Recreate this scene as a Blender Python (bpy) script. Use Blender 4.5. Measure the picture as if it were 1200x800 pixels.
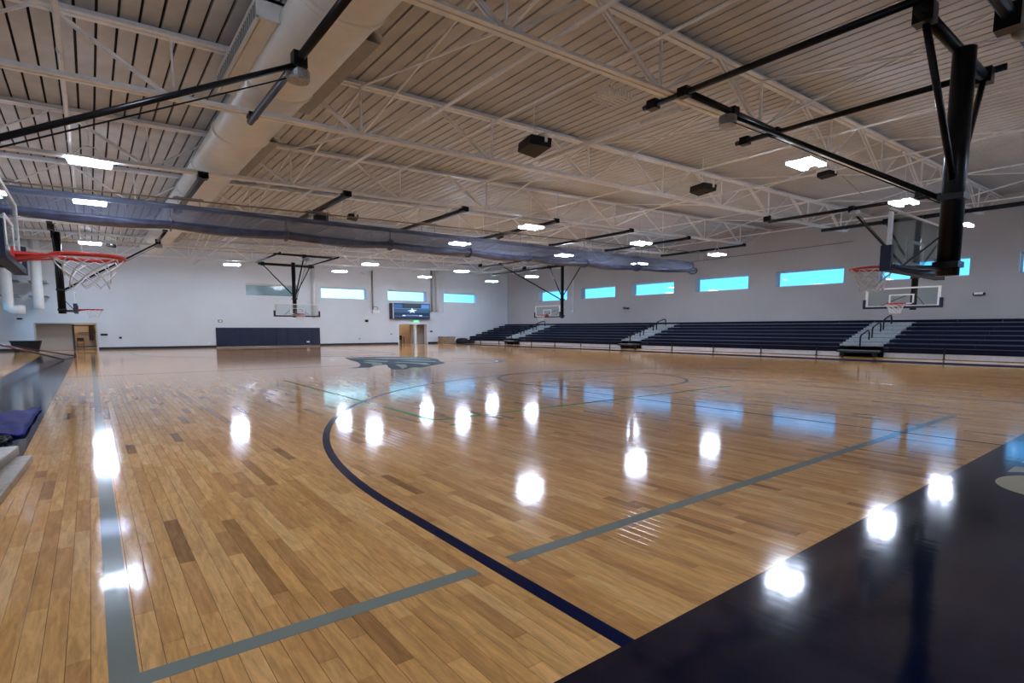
import bpy, math, random
import numpy as np
from mathutils import Vector, Matrix
random.seed(7); rng = np.random.default_rng(7)
for o in list(bpy.data.objects): bpy.data.objects.remove(o)
C = bpy.context.scene.collection
PI = math.pi

# ------------------------------------------------------------------ camera
CAM_Z = 1.8
cam_data = bpy.data.cameras.new('camera'); cam = bpy.data.objects.new('camera', cam_data); C.objects.link(cam)
# right, down and forward in world axes
right = Vector((0.79179115, -0.61079192, 0.0))
down = Vector((-0.06164728, -0.07991555, -0.99489352))
fwd = Vector((0.60767292, 0.78774789, -0.10093008))
M = Matrix((( right.x, -down.x, -fwd.x, 0), (right.y, -down.y, -fwd.y, 0), (right.z, -down.z, -fwd.z, CAM_Z), (0, 0, 0, 1)))
cam.matrix_world = M
cam_data.sensor_width = 36; cam_data.lens = 637.764 / 1200 * 36
cam_data.shift_y = 50 / 1200
cam_data.clip_end = 500; cam_data.clip_start = 0.05
bpy.context.scene.camera = cam

# ------------------------------------------------------------------ world, exposure
sc = bpy.context.scene
sc.view_settings.view_transform = 'Standard'; sc.view_settings.look = 'None'
sc.view_settings.gamma = 1; sc.view_settings.use_curve_mapping = False
sc.view_settings.exposure = 0.62
LAMP = 96.0
w = bpy.data.worlds.new('sky'); sc.world = w; w.use_nodes = True
nt = w.node_tree; nt.nodes.clear()
out = nt.nodes.new('ShaderNodeOutputWorld'); bg = nt.nodes.new('ShaderNodeBackground')
tc = nt.nodes.new('ShaderNodeTexCoord'); sep = nt.nodes.new('ShaderNodeSeparateXYZ'); cr = nt.nodes.new('ShaderNodeValToRGB')
nt.links.new(tc.outputs['Generated'], sep.inputs[0]); nt.links.new(sep.outputs['Z'], cr.inputs[0])
cr.color_ramp.elements[0].position = 0.0; cr.color_ramp.elements[0].color = (0.10, 0.40, 0.74, 1)
cr.color_ramp.elements[1].position = 0.5; cr.color_ramp.elements[1].color = (0.10, 0.32, 0.72, 1)
e = cr.color_ramp.elements.new(0.12); e.color = (0.075, 0.34, 0.70, 1)
# hazy brightening towards the sun side of the sky (beyond the far wall)
dot = nt.nodes.new('ShaderNodeVectorMath'); dot.operation = 'DOT_PRODUCT'
nrm = nt.nodes.new('ShaderNodeVectorMath'); nrm.operation = 'NORMALIZE'
nt.links.new(tc.outputs['Generated'], nrm.inputs[0]); nt.links.new(nrm.outputs[0], dot.inputs[0])
sd = Vector((0.22, 0.97, 0.12)).normalized(); dot.inputs[1].default_value = sd
mp = nt.nodes.new('ShaderNodeMapRange'); mp.inputs['From Min'].default_value = 0.93; mp.inputs['From Max'].default_value = 1.0
nt.links.new(dot.outputs['Value'], mp.inputs['Value'])
mx = nt.nodes.new('ShaderNodeMixRGB'); mx.inputs[2].default_value = (0.42, .80, .92, 1)
nt.links.new(mp.outputs[0], mx.inputs[0]); nt.links.new(cr.outputs[0], mx.inputs[1])
nt.links.new(mx.outputs[0], bg.inputs[0]); bg.inputs[1].default_value = 2.3
nt.links.new(bg.outputs[0], out.inputs[0])

# ------------------------------------------------------------------ materials
def lin(c): return tuple(((v / 255) / 12.92 if v / 255 <= .04045 else ((v / 255 + .055) / 1.055) ** 2.4) for v in c) + (1,)
MATS = {}
def mat(name, col, rough=.5, metal=0, spec=.5, noise=.08, nscale=6, bump=0, alpha=1, emit=0, coat=0, coat_rough=.1):
    if name in MATS: return MATS[name]
    m = bpy.data.materials.new(name); m.use_nodes = True; n = m.node_tree; b = n.nodes['Principled BSDF']
    c = lin(col)
    b.inputs['Roughness'].default_value = rough; b.inputs['Metallic'].default_value = metal
    b.inputs['Specular IOR Level'].default_value = spec; b.inputs['Alpha'].default_value = alpha
    b.inputs['Coat Weight'].default_value = coat; b.inputs['Coat Roughness'].default_value = coat_rough
    b.inputs['Base Color'].default_value = c
    if noise:
        t = n.nodes.new('ShaderNodeTexCoord'); nz = n.nodes.new('ShaderNodeTexNoise'); nz.inputs['Scale'].default_value = nscale
        nz.inputs['Detail'].default_value = 4
        n.links.new(t.outputs['Object'], nz.inputs['Vector'])
        r = n.nodes.new('ShaderNodeValToRGB')
        r.color_ramp.elements[0].position = .3; r.color_ramp.elements[1].position = .7
        r.color_ramp.elements[0].color = tuple(v * (1 - noise) for v in c[:3]) + (1,)
        r.color_ramp.elements[1].color = tuple(min(1, v * (1 + noise)) for v in c[:3]) + (1,)
        n.links.new(nz.outputs[0], r.inputs[0]); n.links.new(r.outputs[0], b.inputs['Base Color'])
        if bump:
            bp = n.nodes.new('ShaderNodeBump'); bp.inputs['Strength'].default_value = bump; bp.inputs['Distance'].default_value = .02
            n.links.new(nz.outputs[0], bp.inputs['Height']); n.links.new(bp.outputs[0], b.inputs['Normal'])
    if emit:
        b.inputs['Emission Color'].default_value = c; b.inputs['Emission Strength'].default_value = emit
    MATS[name] = m; return m
def glass(name, tint, gloss=.08, rough=.02, opacity=0.0, ocol=(200, 210, 215)):
    m = bpy.data.materials.new(name); m.use_nodes = True; n = m.node_tree; n.nodes.clear()
    o = n.nodes.new('ShaderNodeOutputMaterial'); tr = n.nodes.new('ShaderNodeBsdfTransparent'); tr.inputs[0].default_value = lin(tint)
    gl = n.nodes.new('ShaderNodeBsdfGlossy'); gl.inputs['Roughness'].default_value = rough
    mxs = n.nodes.new('ShaderNodeMixShader'); fr = n.nodes.new('ShaderNodeLayerWeight'); fr.inputs[0].default_value = .15
    mm = n.nodes.new('ShaderNodeMath'); mm.operation = 'MULTIPLY_ADD'; mm.inputs[1].default_value = .5; mm.inputs[2].default_value = gloss
    n.links.new(fr.outputs['Fresnel'], mm.inputs[0]); n.links.new(mm.outputs[0], mxs.inputs[0])
    n.links.new(tr.outputs[0], mxs.inputs[1]); n.links.new(gl.outputs[0], mxs.inputs[2])
    last = mxs
    if opacity:
        df = n.nodes.new('ShaderNodeBsdfDiffuse'); df.inputs[0].default_value = lin(ocol)
        m2 = n.nodes.new('ShaderNodeMixShader'); m2.inputs[0].default_value = opacity
        n.links.new(mxs.outputs[0], m2.inputs[1]); n.links.new(df.outputs[0], m2.inputs[2]); last = m2
    n.links.new(last.outputs[0], o.inputs[0]); MATS[name] = m; return m

STEEL = mat('white_painted_steel', (238, 238, 237), .45, noise=.06)
DECK = mat('painted_deck', (194, 193, 192), .6, noise=.10, nscale=1.3)
SLOT = mat('deck_slot', (22, 19, 17), .9)
BLACK = mat('black_painted_steel', (11, 11, 14), .3, spec=.25)
RUBBER = mat('black_rubber', (14, 14, 16), .7)
SILVER = mat('grey_metal', (150, 150, 150), .4, metal=.7, noise=.25, nscale=20)
DUCT = mat('duct_white', (222, 222, 218), .38, noise=.05, nscale=2)
GRILLE = mat('grille_grey', (150, 150, 150), .6)
NAVY = mat('navy_vinyl', (12, 24, 54), .55, noise=.1)
NAVYSEAT = mat('navy_seat_plastic', (6, 13, 38), .6, spec=.15, noise=.12, nscale=4)
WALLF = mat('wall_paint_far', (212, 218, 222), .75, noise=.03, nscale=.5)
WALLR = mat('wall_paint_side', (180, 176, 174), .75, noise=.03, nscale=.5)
WHITE = mat('white_paint', (235, 235, 232), .5)
TRIM = mat('dark_trim', (24, 26, 36), .5)
GREYSTEP = mat('grey_step', (158, 166, 170), .5, noise=.15, nscale=9)
TREAD = mat('bleacher_deck', (60, 66, 82), .5, noise=.15)
NOSE = mat('metal_nosing', (92, 98, 116), .5)
ORANGE = mat('rim_orange_red', (196, 44, 30), .35)
CORD = mat('white_cord', (228, 228, 225), .8, noise=0)
LENS = mat('led_lens', (214, 229, 255), .4, noise=0, emit=LAMP)
BBGLASS = glass('backboard_glass', (243, 248, 247), .03, .01)
WINGLASS = glass('window_glass', (240, 248, 252), .04, .01)
MESH = glass('curtain_mesh', (215, 218, 226), .0, .5, .30, (140, 146, 162))
ROLL = mat('curtain_vinyl', (66, 72, 96), .45, noise=.45, nscale=2.2, bump=.5)
CARD = mat('cardboard', (150, 126, 100), .8, noise=.3, nscale=7)
PLASTIC = mat('clear_wrap_cardboard', (146, 132, 112), .3, noise=.35, nscale=12)
TARP = mat('blue_tarp', (20, 24, 118), .6, spec=.05, noise=.5, nscale=2.4)
GREYTARP = mat('grey_sheet', (150, 150, 170), .4, noise=.2)
BEIGE = mat('corridor_paint', (196, 184, 168), .8, noise=.05, nscale=1)
BROWN = mat('dark_bronze_frame', (70, 52, 42), .5)
REDP = mat('dark_red_pole', (84, 22, 30), .4)
TEAL = mat('dim_teal_glass', (116, 146, 148), .12, noise=.12, nscale=.6, spec=.8)
SCRGLASS = mat('screen_glass', (20, 28, 44), .15)

def floor_paint(name, col, rough=.13, v=.25, sc_=1.2, spec=.16):
    """gloss paint laid over strip flooring, with faint scuffs and the seams of the strips showing through"""
    m = bpy.data.materials.new(name); m.use_nodes = True; n = m.node_tree; b = n.nodes['Principled BSDF']
    t = n.nodes.new('ShaderNodeTexCoord'); nz = n.nodes.new('ShaderNodeTexNoise'); nz.inputs['Scale'].default_value = sc_; nz.inputs['Detail'].default_value = 8
    nz.inputs['Roughness'].default_value = .65
    n.links.new(t.outputs['Object'], nz.inputs['Vector'])
    r = n.nodes.new('ShaderNodeValToRGB'); c = lin(col)
    r.color_ramp.elements[0].position = .35; r.color_ramp.elements[1].position = .75
    r.color_ramp.elements[0].color = tuple(x * (1 - v) for x in c[:3]) + (1,); r.color_ramp.elements[1].color = tuple(x * (1 + v) for x in c[:3]) + (1,)
    n.links.new(nz.outputs[0], r.inputs[0]); n.links.new(r.outputs[0], b.inputs['Base Color'])
    add_seams(n, b, t, .3)
    b.inputs['Roughness'].default_value = rough; b.inputs['Specular IOR Level'].default_value = spec
    MATS[name] = m; return m
BW = 0.1086
def add_seams(n, b, t, strength):
    sp = n.nodes.new('ShaderNodeSeparateXYZ'); n.links.new(t.outputs['Object'], sp.inputs[0])
    d = n.nodes.new('ShaderNodeMath'); d.operation = 'DIVIDE'; d.inputs[1].default_value = BW; n.links.new(sp.outputs['X'], d.inputs[0])
    fl = n.nodes.new('ShaderNodeMath'); fl.operation = 'FLOOR'; n.links.new(d.outputs[0], fl.inputs[0])
    wn = n.nodes.new('ShaderNodeTexWhiteNoise'); wn.noise_dimensions = '2D'
    yd = n.nodes.new('ShaderNodeMath'); yd.operation = 'MULTIPLY'; yd.inputs[1].default_value = .9; n.links.new(sp.outputs['Y'], yd.inputs[0])
    yo = n.nodes.new('ShaderNodeMath'); yo.operation = 'MULTIPLY_ADD'; yo.inputs[1].default_value = .37; n.links.new(fl.outputs[0], yo.inputs[0]); n.links.new(yd.outputs[0], yo.inputs[2])
    yf = n.nodes.new('ShaderNodeMath'); yf.operation = 'FLOOR'; n.links.new(yo.outputs[0], yf.inputs[0])
    cb = n.nodes.new('ShaderNodeCombineXYZ'); n.links.new(fl.outputs[0], cb.inputs[0]); n.links.new(yf.outputs[0], cb.inputs[1])
    n.links.new(cb.outputs[0], wn.inputs['Vector'])
    fr = n.nodes.new('ShaderNodeMath'); fr.operation = 'FRACT'; n.links.new(d.outputs[0], fr.inputs[0])
    # each strip is crowned and tilted a hair: real relief of the surface
    tl = n.nodes.new('ShaderNodeMath'); tl.operation = 'SUBTRACT'; tl.inputs[1].default_value = .5; n.links.new(wn.outputs['Value'], tl.inputs[0])
    cx = n.nodes.new('ShaderNodeMath'); cx.operation = 'SUBTRACT'; cx.inputs[1].default_value = .5; n.links.new(fr.outputs[0], cx.inputs[0])
    pr = n.nodes.new('ShaderNodeMath'); pr.operation = 'MULTIPLY'; n.links.new(tl.outputs[0], pr.inputs[0]); n.links.new(cx.outputs[0], pr.inputs[1])
    sq = n.nodes.new('ShaderNodeMath'); sq.operation = 'MULTIPLY'; n.links.new(cx.outputs[0], sq.inputs[0]); n.links.new(cx.outputs[0], sq.inputs[1])
    s2 = n.nodes.new('ShaderNodeMath'); s2.operation = 'MULTIPLY_ADD'; s2.inputs[1].default_value = -.9; n.links.new(sq.outputs[0], s2.inputs[0]); n.links.new(pr.outputs[0], s2.inputs[2])
    bp = n.nodes.new('ShaderNodeBump'); bp.inputs['Strength'].default_value = strength; bp.inputs['Distance'].default_value = .0011
    n.links.new(s2.outputs[0], bp.inputs['Height'])
    nz = n.nodes.new('ShaderNodeTexNoise'); nz.inputs['Scale'].default_value = 2.2; nz.inputs['Detail'].default_value = 2
    n.links.new(t.outputs['Object'], nz.inputs['Vector'])
    b2 = n.nodes.new('ShaderNodeBump'); b2.inputs['Strength'].default_value = .14; b2.inputs['Distance'].default_value = .006
    n.links.new(nz.outputs[0], b2.inputs['Height']); n.links.new(bp.outputs[0], b2.inputs['Normal'])
    n.links.new(b2.outputs[0], b.inputs['Normal'])
def wood(name, src):
    m = bpy.data.materials.new(name); m.use_nodes = True; n = m.node_tree; b = n.nodes['Principled BSDF']
    if src == 'attr':
        a = n.nodes.new('ShaderNodeAttribute'); a.attribute_name = 'tone'; col = a.outputs['Color']
    else:
        a = n.nodes.new('ShaderNodeObjectInfo'); col = a.outputs['Color']
    g = n.nodes.new('ShaderNodeNewGeometry'); mpn = n.nodes.new('ShaderNodeMapping'); mpn.inputs['Scale'].default_value = (9, 1.1, 1)
    n.links.new(g.outputs['Position'], mpn.inputs[0])
    nz = n.nodes.new('ShaderNodeTexNoise'); nz.inputs['Scale'].default_value = 2.2; nz.inputs['Detail'].default_value = 7; nz.inputs['Roughness'].default_value = .68; nz.inputs['Distortion'].default_value = .7
    n.links.new(mpn.outputs[0], nz.inputs['Vector'])
    r = n.nodes.new('ShaderNodeValToRGB'); r.color_ramp.elements[0].position = .28; r.color_ramp.elements[1].position = .62
    r.color_ramp.elements[0].color = (.66, .60, .55, 1); r.color_ramp.elements[1].color = (1.06, 1.05, 1.04, 1)
    n.links.new(nz.outputs[0], r.inputs[0])
    mu = n.nodes.new('ShaderNodeMixRGB'); mu.blend_type = 'MULTIPLY'; mu.inputs[0].default_value = 1
    n.links.new(col, mu.inputs[1]); n.links.new(r.outputs[0], mu.inputs[2]); n.links.new(mu.outputs[0], b.inputs['Base Color'])
    class T: pass
    t = T(); t.outputs = {'Object': g.outputs['Position']}
    add_seams(n, b, t, .6)
    b.inputs['Roughness'].default_value = .09; b.inputs['Specular IOR Level'].default_value = .6
    MATS[name] = m; return m
WOODA = wood('maple_strip_attr', 'attr'); WOODO = wood('maple_strip_obj', 'obj')
PNAVY = floor_paint('navy_floor_paint', (10, 18, 44), .09, .35, spec=.35)
PNAVY2 = floor_paint('navy_side_paint', (20, 30, 54), .09, .3, spec=.35)
PLINE = floor_paint('navy_line_paint', (18, 26, 62), .12, .15, spec=.05)
PSIDE = floor_paint('navy_side_line_paint', (44, 50, 72), .4, .15, spec=0)
PGREY = floor_paint('grey_line_paint', (140, 146, 136), .09, .06)
PGREEN = floor_paint('green_line_paint', (36, 140, 48), .2, .1, spec=.03)
PCREAM = floor_paint('cream_letter_paint', (196, 190, 160), .09, .05)
PLOGOB = floor_paint('logo_slate_paint', (118, 132, 140), .4, .2, spec=0)
PLOGOW = floor_paint('logo_pale_paint', (186, 200, 200), .4, .1, spec=0)

# ------------------------------------------------------------------ mesh builder
class MB:
    def __init__(s): s.v = []; s.f = []; s.m = []
    def add(s, vs, fs, mi=0):
        o = len(s.v); s.v += [tuple(v) for v in vs]; s.f += [tuple(i + o for i in f) for f in fs]; s.m += [mi] * len(fs); return s
    def box(s, a, b, mi=0, R=None, c=None):
        (x0, y0, z0), (x1, y1, z1) = a, b
        vs = [(x0, y0, z0), (x1, y0, z0), (x1, y1, z0), (x0, y1, z0), (x0, y0, z1), (x1, y0, z1), (x1, y1, z1), (x0, y1, z1)]
        if R: vs = [tuple(Vector(c) + R @ (Vector(v) - Vector(c))) for v in vs]
        return s.add(vs, [(0, 3, 2, 1), (4, 5, 6, 7), (0, 1, 5, 4), (1, 2, 6, 5), (2, 3, 7, 6), (3, 0, 4, 7)], mi)
    def bar(s, p, q, w, h, mi=0, up=(0, 0, 1)):
        p, q = Vector(p), Vector(q); d = (q - p).normalized(); u = Vector(up)
        if abs(d.dot(u)) > .99: u = Vector((1, 0, 0))
        a = d.cross(u).normalized(); u = a.cross(d).normalized(); vs = []
        for e in (p, q):
            for i, j in ((-1, -1), (1, -1), (1, 1), (-1, 1)): vs.append(e + a * (i * w / 2) + u * (j * h / 2))
        return s.add(vs, [(0, 3, 2, 1), (4, 5, 6, 7), (0, 1, 5, 4), (1, 2, 6, 5), (2, 3, 7, 6), (3, 0, 4, 7)], mi)
    def tube(s, pts, r, n=8, mi=0, closed=False, r2=None):
        pts = [Vector(p) for p in pts]; N = len(pts); vs = []; prev = None
        for i, p in enumerate(pts):
            if closed: d = pts[(i + 1) % N] - pts[i - 1]
            else: d = pts[min(i + 1, N - 1)] - pts[max(i - 1, 0)]
            d.normalize()
            if prev is None:
                u = Vector((0, 0, 1)) if abs(d.z) < .9 else Vector((1, 0, 0))
                a = d.cross(u).normalized()
            else: a = (prev - d * prev.dot(d)).normalized()
            prev = a; b2 = d.cross(a); rr = r if r2 is None else r + (r2 - r) * i / (N - 1)
            for k in range(n):
                t = 2 * PI * k / n; vs.append(p + a * (math.cos(t) * rr) + b2 * (math.sin(t) * rr))
        fs = []
        for i in range(N if closed else N - 1):
            j = (i + 1) % N
            for k in range(n):
                l = (k + 1) % n; fs.append((i * n + k, i * n + l, j * n + l, j * n + k))
        if not closed: fs += [tuple(range(n - 1, -1, -1)), tuple((N - 1) * n + k for k in range(n))]
        return s.add(vs, fs, mi)
    def lathe(s, prof, c=(0, 0, 0), axis='z', n=24, sx=1, sz=1, mi=0):
        vs = []
        for r, t in prof:
            for k in range(n):
                a = 2 * PI * k / n; x, y = math.cos(a) * r, math.sin(a) * r
                if axis == 'z': v = (c[0] + x * sx, c[1] + y, c[2] + t)
                elif axis == 'y': v = (c[0] + x * sx, c[1] + t, c[2] + y * sz)
                else: v = (c[0] + t, c[1] + x * sx, c[2] + y * sz)
                vs.append(v)
        fs = []
        for i in range(len(prof) - 1):
            for k in range(n):
                l = (k + 1) % n; fs.append((i * n + k, i * n + l, (i + 1) * n + l, (i + 1) * n + k))
        return s.add(vs, fs, mi)
    def poly(s, pts, z0, z1, mi=0):
        n = len(pts); vs = [(x, y, z0) for x, y in pts] + [(x, y, z1) for x, y in pts]
        return s.add(vs, [tuple(range(n, 2 * n))] + [(i, (i + 1) % n, n + (i + 1) % n, n + i) for i in range(n)], mi)
    def build(s, name, mats, parent=None, smooth=False, T=None):
        me = bpy.data.meshes.new(name)
        vs = s.v
        if T: vs = [T(v) for v in vs]
        if parent is not None:
            o = root_loc(parent); vs = [(v[0] - o[0], v[1] - o[1], v[2] - o[2]) for v in vs]
        me.from_pydata(vs, [], s.f)
        if not isinstance(mats, (list, tuple)): mats = [mats]
        for m in mats: me.materials.append(m)
        if len(mats) > 1: me.polygons.foreach_set('material_index', s.m)
        if smooth: me.shade_smooth()
        me.update(); ob = bpy.data.objects.new(name, me); C.objects.link(ob)
        if parent is not None: ob.parent = parent
        return ob
def root_loc(p):
    v = Vector((0, 0, 0))
    while p is not None: v += p.location; p = p.parent
    return v
def tag(o, label=None, cat=None, group=None, kind=None):
    if label: o['label'] = label
    if cat: o['category'] = cat
    if group: o['group'] = group
    if kind: o['kind'] = kind
    return o
def thing(name, loc, label, cat, group=None):
    o = bpy.data.objects.new(name, None); C.objects.link(o); o.location = loc; o.empty_display_size = .2
    return tag(o, label, cat, group)
def dup(root, loc, label=None, group=None):
    r = root.copy(); C.objects.link(r); r.location = loc
    if label: r['label'] = label
    if group: r['group'] = group
    for ch in list(root.children):
        c = ch.copy(); C.objects.link(c); c.parent = r
        for g in list(ch.children):
            d = g.copy(); C.objects.link(d); d.parent = c
    return r
def setting(o, label, kind='structure'): o['kind'] = kind; o['label'] = label; return o

# ------------------------------------------------------------------ dimensions
XL, XR, YN, YF = -6.0, 45.5, -7.5, 60.0
SL = 0.0246
def zch(x): return 7.4 + SL * x            # joist bottom chord
def zdk(x): return 9.0 + SL * x            # underside of roof deck
WT = 0.7

# ------------------------------------------------------------------ walls
def wall(name, along, pos, a0, a1, ztop, holes, thick, material, label, out_sign):
    """wall in plane x=pos or y=pos with rectangular holes (a0,a1,z0,z1)"""
    As = sorted({a0, a1, *[h[0] for h in holes], *[h[1] for h in holes]})
    mb = MB()
    for i in range(len(As) - 1):
        l, r_ = As[i], As[i + 1]; zs = [(0.0, None)]
        hs = sorted([(h[2], h[3]) for h in holes if h[0] <= l + 1e-6 and h[1] >= r_ - 1e-6])
        segs = []; z = -0.05
        for h0, h1 in hs:
            if h0 > z + 1e-6: segs.append((z, h0))
            z = h1
        segs.append((z, None))
        for s0, s1 in segs:
            t0, t1 = (ztop(l), ztop(r_)) if s1 is None else (s1, s1)
            if along == 'x':
                y0, y1 = pos, pos + out_sign * thick
                vs = [(l, y0, s0), (r_, y0, s0), (r_, y1, s0), (l, y1, s0), (l, y0, t0), (r_, y0, t1), (r_, y1, t1), (l, y1, t0)]
            else:
                x0, x1 = pos, pos + out_sign * thick
                vs = [(x0, l, s0), (x1, l, s0), (x1, r_, s0), (x0, r_, s0), (x0, l, t0), (x1, l, t0), (x1, r_, t1), (x0, r_, t1)]
            mb.add(vs, [(0, 3, 2, 1), (4, 5, 6, 7), (0, 1, 5, 4), (1, 2, 6, 5), (2, 3, 7, 6), (3, 0, 4, 7)])
    o = mb.build(name, material); return setting(o, label)
FWIN = [(12.6, 17.6, 5.13, 6.33), (20.1, 25.3, 5.13, 6.33), (27.9, 33.0, 5.13, 6.33), (35.4, 40.5, 5.13, 6.33)]
DOOR1 = (-3.68, .5, 0, 2.34); DOOR2 = (29.1, 33.1, 0, 2.45)
wf = wall('wall_far', 'x', YF, XL - WT, XR + WT, lambda x: zdk(x) + .3, FWIN + [DOOR1, DOOR2], WT, WALLF, 'pale grey painted far wall with high windows and two doorways', 1)
RWIN = [(y, y + 5.2, 5.25, 6.5) for y in (48.2, 40.6, 33.05, 25.4, 17.8, 10.3, 2.7, -4.9)]
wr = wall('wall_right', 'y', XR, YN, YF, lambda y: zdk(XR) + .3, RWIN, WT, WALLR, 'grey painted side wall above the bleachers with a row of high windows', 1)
LDOOR = [(50.6, 58.6, 0, 3.3), (28, 34, 0, 3.3)]
wl = wall('wall_left', 'y', XL, YN, YF, lambda y: zdk(XL) + .3, LDOOR, WT, WALLF, 'pale grey painted left wall with glazed entrance', -1)
wn = wall('wall_near', 'x', YN, XL - WT, XR + WT, lambda x: zdk(x) + .3, [], WT, WALLF, 'pale grey wall behind the near baseline', -1)

# windows
def window(n, axis, pos, a0, a1, z0, z1, out_sign, label, pane_mat, mull=None):
    g = pos + out_sign * (WT - .12); fw = .09
    def P(a, z, d): return (a, g + out_sign * d, z) if axis == 'x' else (g + out_sign * d, a, z)
    root = bpy.data.objects.new('window_%d' % n, None); C.objects.link(root); root.location = P((a0 + a1) / 2, z0, 0)
    setting(root, label)
    def bx(name, aa, ab, za, zb, d, m):
        p, q = P(aa, za, -d), P(ab, zb, d)
        lo = tuple(min(p[i], q[i]) for i in range(3)); hi = tuple(max(p[i], q[i]) for i in range(3))
        return MB().box(lo, hi).build(name, m, root)
    fr = MB()
    for aa, ab, za, zb in ((a0, a1, z0, z0 + fw), (a0, a1, z1 - fw, z1), (a0, a0 + fw, z0, z1), (a1 - fw, a1, z0, z1)):
        p, q = P(aa, za, -.05), P(ab, zb, .05)
        fr.box(tuple(min(p[i], q[i]) for i in range(3)), tuple(max(p[i], q[i]) for i in range(3)))
    if mull:
        for mu in mull:
            p, q = P(mu - .035, z0, -.04), P(mu + .035, z1, .04)
            fr.box(tuple(min(p[i], q[i]) for i in range(3)), tuple(max(p[i], q[i]) for i in range(3)))
    fr.build('window_frame', WHITE, root)
    bx('pane', a0 + fw, a1 - fw, z0 + fw, z1 - fw, .008, pane_mat)
    return root
FWL = ['dim teal high window behind the far basket mast, leftmost on the far wall', 'brightest white-blue high window right of the far basket on the far wall',
       'high window directly above the wall display', 'high window nearest the corner on the far wall']
wi = 1
for i, h in enumerate(FWIN):
    window(wi, 'x', YF, h[0], h[1], h[2], h[3], 1, FWL[i], TEAL if i == 0 else WINGLASS); wi += 1
RWL = ['high side-wall window behind the distant side basket, nearest the corner', 'second high side-wall window from the corner', 'third high side-wall window from the corner',
       'fourth high side-wall window from the corner', 'fifth high side-wall window from the corner, left of the near basket', 'high side-wall window seen behind the near basket glass']
for i, h in enumerate(RWIN[:7]):
    if i < 6: window(wi, 'y', XR, h[0], h[1], h[2], h[3], 1, RWL[i], WINGLASS)
    else: window(wi, 'y', XR, h[0], h[1], h[2], h[3], 1, 'added high side-wall window beyond the near basket, out of frame to the right', WINGLASS)  # unseen window, added to let in more light
    wi += 1
window(wi, 'y', XR, RWIN[7][0], RWIN[7][1], RWIN[7][2], RWIN[7][3], 1, 'added high side-wall window behind the camera, unseen', WINGLASS); wi += 1  # one more window out of view, added for its daylight
# glazed doors on the left wall; the middle set is unseen, added for daylight
for n_, (a0, a1, z0, z1) in enumerate(LDOOR):
    root = bpy.data.objects.new('door_%d' % (n_ + 1), None); C.objects.link(root); root.location = (XL - .5, (a0 + a1) / 2, 0)
    setting(root, ['glazed entrance doors in the far end of the left wall', 'added glazed doors in the middle of the left wall, unseen'][n_])
    fr = MB(); k = 5
    for j in range(k + 1):
        y = a0 + (a1 - a0) * j / k; fr.box((XL - .55, y - .06, 0), (XL - .43, y + .06, z1))
    for z in (0.06, 2.2, z1 - .06): fr.box((XL - .55, a0, z - .06), (XL - .43, a1, z + .06))
    fr.build('door_frame', SILVER, root)
    for j in range(k):
        ya, yb = a0 + (a1 - a0) * j / k + .06, a0 + (a1 - a0) * (j + 1) / k - .06
        MB().box((XL - .5, ya, .12), (XL - .48, yb, z1 - .12)).build('pane', WINGLASS, root)
# doorway openings on the far wall: frames
def doorframe(n, h, label, mull=None, m=WHITE):
    root = bpy.data.objects.new('door_%d' % n, None); C.objects.link(root); root.location = ((h[0] + h[1]) / 2, YF, 0); setting(root, label)
    f = MB()
    for x in (h[0], h[1] - .12): f.box((x, YF - .03, 0), (x + .12, YF + WT + .02, h[3]))
    f.box((h[0] + .12, YF - .03, h[3] - .1), (h[1] - .12, YF + WT + .02, h[3])); f.build('door_frame', m, root)
    if mull: MB().box((mull - .14, YF + .05, 0), (mull + .14, YF + .35, h[3] - .1)).build('mullion', m, root)
    return root
doorframe(3, DOOR1, 'wide opening to a beige corridor at the left end of the far wall', None, BEIGE)
doorframe(4, DOOR2, 'double doorway under the wall display with a pale centre post', 31.45, WHITE)
# corridor behind the far wall openings
mb = MB(); mb.box((-8, YF + 4.5, 0), (6, YF + 4.7, 3.2)); mb.box((-8.2, YF + WT, 0), (-8, YF + 4.7, 3.2)); mb.box((6, YF + WT, 0), (6.2, YF + 4.7, 3.2)); mb.box((-8, YF + WT, 3.2), (6, YF + 4.7, 3.3))
mb.box((-3.75, YF + 1.6, 0), (-1.25, YF + 1.8, 3.2))
setting(mb.build('wall_corridor', BEIGE), 'beige corridor wall seen through the left opening')
mb = MB(); mb.box((27, YF + 4.5, 0), (37, YF + 4.7, 3.2)); mb.box((26.8, YF + WT, 0), (27, YF + 4.7, 3.2)); mb.box((37, YF + WT, 0), (37.2, YF + 4.7, 3.2)); mb.box((27, YF + WT, 3.2), (37, YF + 4.7, 3.3))
mb.box((31.6, YF + 1.6, 0), (34.0, YF + 1.8, 3.2))
setting(mb.build('wall_lobby', BEIGE), 'beige lobby wall seen through the double doorway')
for i, x in enumerate((-1, 32)):
    mb = MB(); mb.box((x - .6, YF + 2.9, 3.1), (x + .6, YF + 3.3, 3.18)); o = mb.build('corridor_light', mat('warm_lens', (255, 225, 190), .4, noise=0, emit=9))
    tag(o, ['warm flat ceiling light in the corridor beyond the left opening', 'warm flat ceiling light in the lobby beyond the double doorway'][i], 'ceiling light')
# baseboards
mb = MB()
for a, b in ((XL, -3.7), (.52, 9.7), (19.8, 29.08), (33.12, 39.2)): mb.box((a, YF - .05, 0), (b, YF, .2))
setting(mb.build('baseboard_far', TRIM), 'dark rubber baseboard along the far wall')
mb = MB()
for a, b in ((YN, 28), (34, 50.6), (58.6, YF - .06)): mb.box((XL, a, 0), (XL + .05, b, .2))
setting(mb.build('baseboard_left', TRIM), 'dark rubber baseboard along the left wall')

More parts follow.
